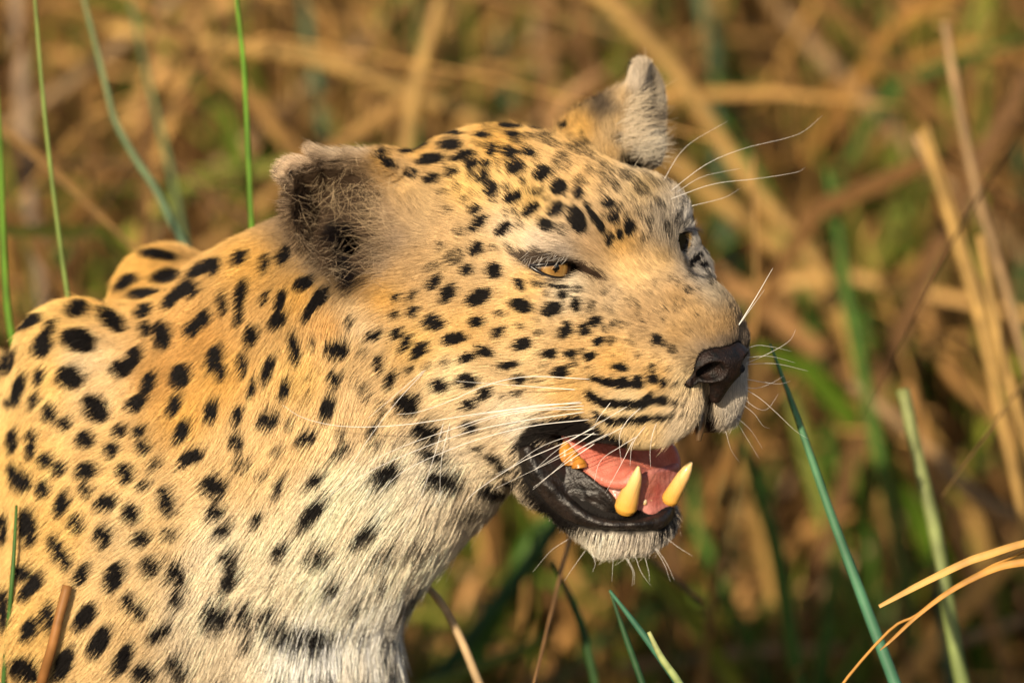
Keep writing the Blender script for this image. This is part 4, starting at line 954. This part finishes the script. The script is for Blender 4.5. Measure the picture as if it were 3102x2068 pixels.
for L in ([(1600,78),(1300,65),(1100,105),(900,190),(750,240),(650,250)],[(1540,130),(1250,110),(945,88)],[(1560,188),(1100,240),(700,300),(400,310),(200,270),(90,205)],[(1570,208),(1200,240),(900,330),(700,400),(520,480)],
          [(1580,238),(1250,285),(960,350),(600,490),(330,640)],[(1595,276),(1300,310),(1000,390),(700,520),(560,640)],[(1625,313),(1450,400),(1250,490),(1050,620),(980,690)],[(1620,340),(1480,430),(1330,520)],
          [(1620,395),(1480,490),(1320,610)],[(1570,225),(1350,230),(1150,260),(965,322)],[(1560,196),(1350,205),(1180,232),(1000,262)]):
    whisker(A8(L), 0.25)
for L in ([(790,30),(640,160),(510,270)],[(800,25),(650,190),(520,360),(390,560),(320,660)],[(885,275),(830,470),(760,680),(650,880)],[(915,280),(870,480),(862,700)]):
    whisker(A8(L), 0.17)
for L in ([(950,310),(700,460),(450,620),(280,770)],[(1070,300),(960,400),(900,500),(895,600),(910,720)],[(1090,440),(990,580),(970,740)],[(1165,420),(1130,520),(1115,640),(1120,750)],[(940,450),(760,540),(420,700),(0,900)],
          [(840,270),(740,400),(705,480)],[(1030,520),(900,600),(760,700),(710,860)],[(760,510),(560,520),(330,600),(120,740),(0,800)],[(820,500),(600,620),(420,780),(270,910)],[(1000,540),(920,700),(800,920)]):
    whisker(A2(L), 0.16)
for L, m in (([(975,470),(1200,370),(1380,260),(1445,150)],0),([(1000,320),(1100,300),(1270,325),(1410,360)],0),([(985,415),(1200,405),(1440,465)],0),([(960,482),(1250,475),(1568,545)],0),([(965,620),(1170,655),(1300,665),(1395,638)],0),([(950,700),(1080,705),(1210,660),(1330,592)],0),
          ([(945,705),(1100,800),(1250,930),(1440,1110),(1568,1190)],0),([(935,795),(1080,900),(1180,900),(1280,760)],0),([(925,850),(1050,950),(1130,1060),(1200,1090)],0),([(880,980),(1020,1110),(1130,1285)],0),([(865,990),(960,1150),(1100,1380)],0),([(780,1120),(830,1290),(910,1410)],0)):
    d0 = depth(*A11(L)[0]); whisker(A11(L), 0.15, d0 - 25, on=False)
whisker([(2238,984),(2290,900),(2341,812)], 0.33, depth(2238, 984) - 10, on=False)
whisker([(2238,986),(2285,920),(2316,877)], 0.16, depth(2238, 986) - 10, on=False)
for L in ([(10,865),(120,700),(320,575)],[(45,910),(220,780),(400,705),(650,640),(770,550)],[(50,945),(250,875),(450,850),(640,820),(690,795)],[(75,915),(200,840),(380,800)],[(150,978),(300,940),(380,895)]):
    whisker(A5(L), 0.13, depth(*A5(L)[0]) - 20, on=False, name='eyebrow_whisker')
for L in ([(525,1265),(400,1350),(270,1500)],[(650,1345),(560,1470),(500,1560)],[(850,1390),(840,1568)],[(950,1400),(1000,1500),(1000,1590)],[(1010,1390),(1050,1500),(1120,1600)],[(940,1400),(990,1500),(985,1600)],[(1150,1330),(1220,1450),(1260,1568)],[(1160,1330),(1230,1430),(1290,1560)],[(1220,1250),(1330,1330),(1420,1385)],[(700,1370),(720,1440),(700,1500)],[(1080,1400),(1105,1500),(1110,1570)]):
    whisker(A2(L), 0.09, depth(*A2(L)[0]) + 4, on=False, name='chin_whisker')
def tuft(name, n, root_fn, dir_fn, length, radius, colr, curl=0.3, k=7):
    """long loose hairs: root_fn(n) -> pixels, dir_fn(px, py) -> picture direction"""
    xy = root_fn(n); P0 = np.array([at(x, y, depth(x, y) + 0.3) for x, y in xy])
    d = np.array([dir_fn(x, y) for x, y in xy]); d = np.stack([d[:, 0], -d[:, 1], d[:, 2]], 1) + 0.25*rng.normal(size=(n, 3)); d = nrmz(d)
    L = length*rng.uniform(0.6, 1.2, n); t = np.linspace(0, 1, k)
    cu = nrmz(rng.normal(size=(n, 3)))*curl
    H = P0[:, None] + L[:, None, None]*(d[:, None]*t[None, :, None] + cu[:, None]*(t**2)[None, :, None])
    c = np.array(colr)*rng.uniform(0.7, 1.15, (n, 1))
    return make_hair(name, H, c, np.full(n, radius), LEO)
def blob(cx, cy_, sx, sy):
    return lambda n: np.stack([cx + sx*rng.normal(size=n), cy_ + sy*rng.normal(size=n)], 1)
if FUR > 0:
    tuft('ear_hair', 130, blob(1160, 650, 30, 45), lambda x, y: (-0.8, -0.2, 0.55), 20, 0.075, (.60,.44,.26), 0.6)
    tuft('ear_hair', 110, blob(1150, 770, 26, 34), lambda x, y: (-0.85, 0.15, 0.55), 16, 0.075, (.54,.40,.25), 0.5)
    tuft('ear_hair', 90, blob(1030, 570, 70, 36), lambda x, y: (-0.3, 0.5, 0.55), 14, 0.07, (.56,.42,.25), 0.8)
    tuft('ear_hair', 100, blob(925, 700, 24, 60), lambda x, y: (0.5, 0.3, 0.6), 9, 0.07, (.34,.25,.16), 0.6)
    tuft('ear_hair', 90, blob(990, 800, 28, 36), lambda x, y: (0.5, -0.1, 0.6), 9, 0.07, (.38,.29,.19), 0.6)
    tuft('ear_hair', 420, lambda n: np.stack([np.interp(t_ := rng.random(n), [0, 1], [1905, 1900]) + 18*rng.normal(size=n), 290 + 160*t_], 1), lambda x, y: (0.75, -0.25, 0.3), 15, 0.075, (.74,.61,.43), 0.45)
    tuft('ear_hair', 200, blob(1950, 455, 22, 22), lambda x, y: (0.7, -0.35, 0.3), 13, 0.075, (.74,.65,.50), 0.45)
    tuft('eyelash', 45, lambda n: np.stack([rng.uniform(1590, 1725, n), 778 + 7*rng.normal(size=n)], 1), lambda x, y: (-0.55, 0.55, 0.6), 7.5, 0.07, (.72,.66,.58), 0.25)
    tuft('eyelash', 40, lambda n: np.stack([rng.uniform(2070, 2108, n), 694 + 3*rng.normal(size=n)], 1), lambda x, y: (0.9, 0.05, 0.2), 7, 0.08, (.05,.05,.06), 0.2)
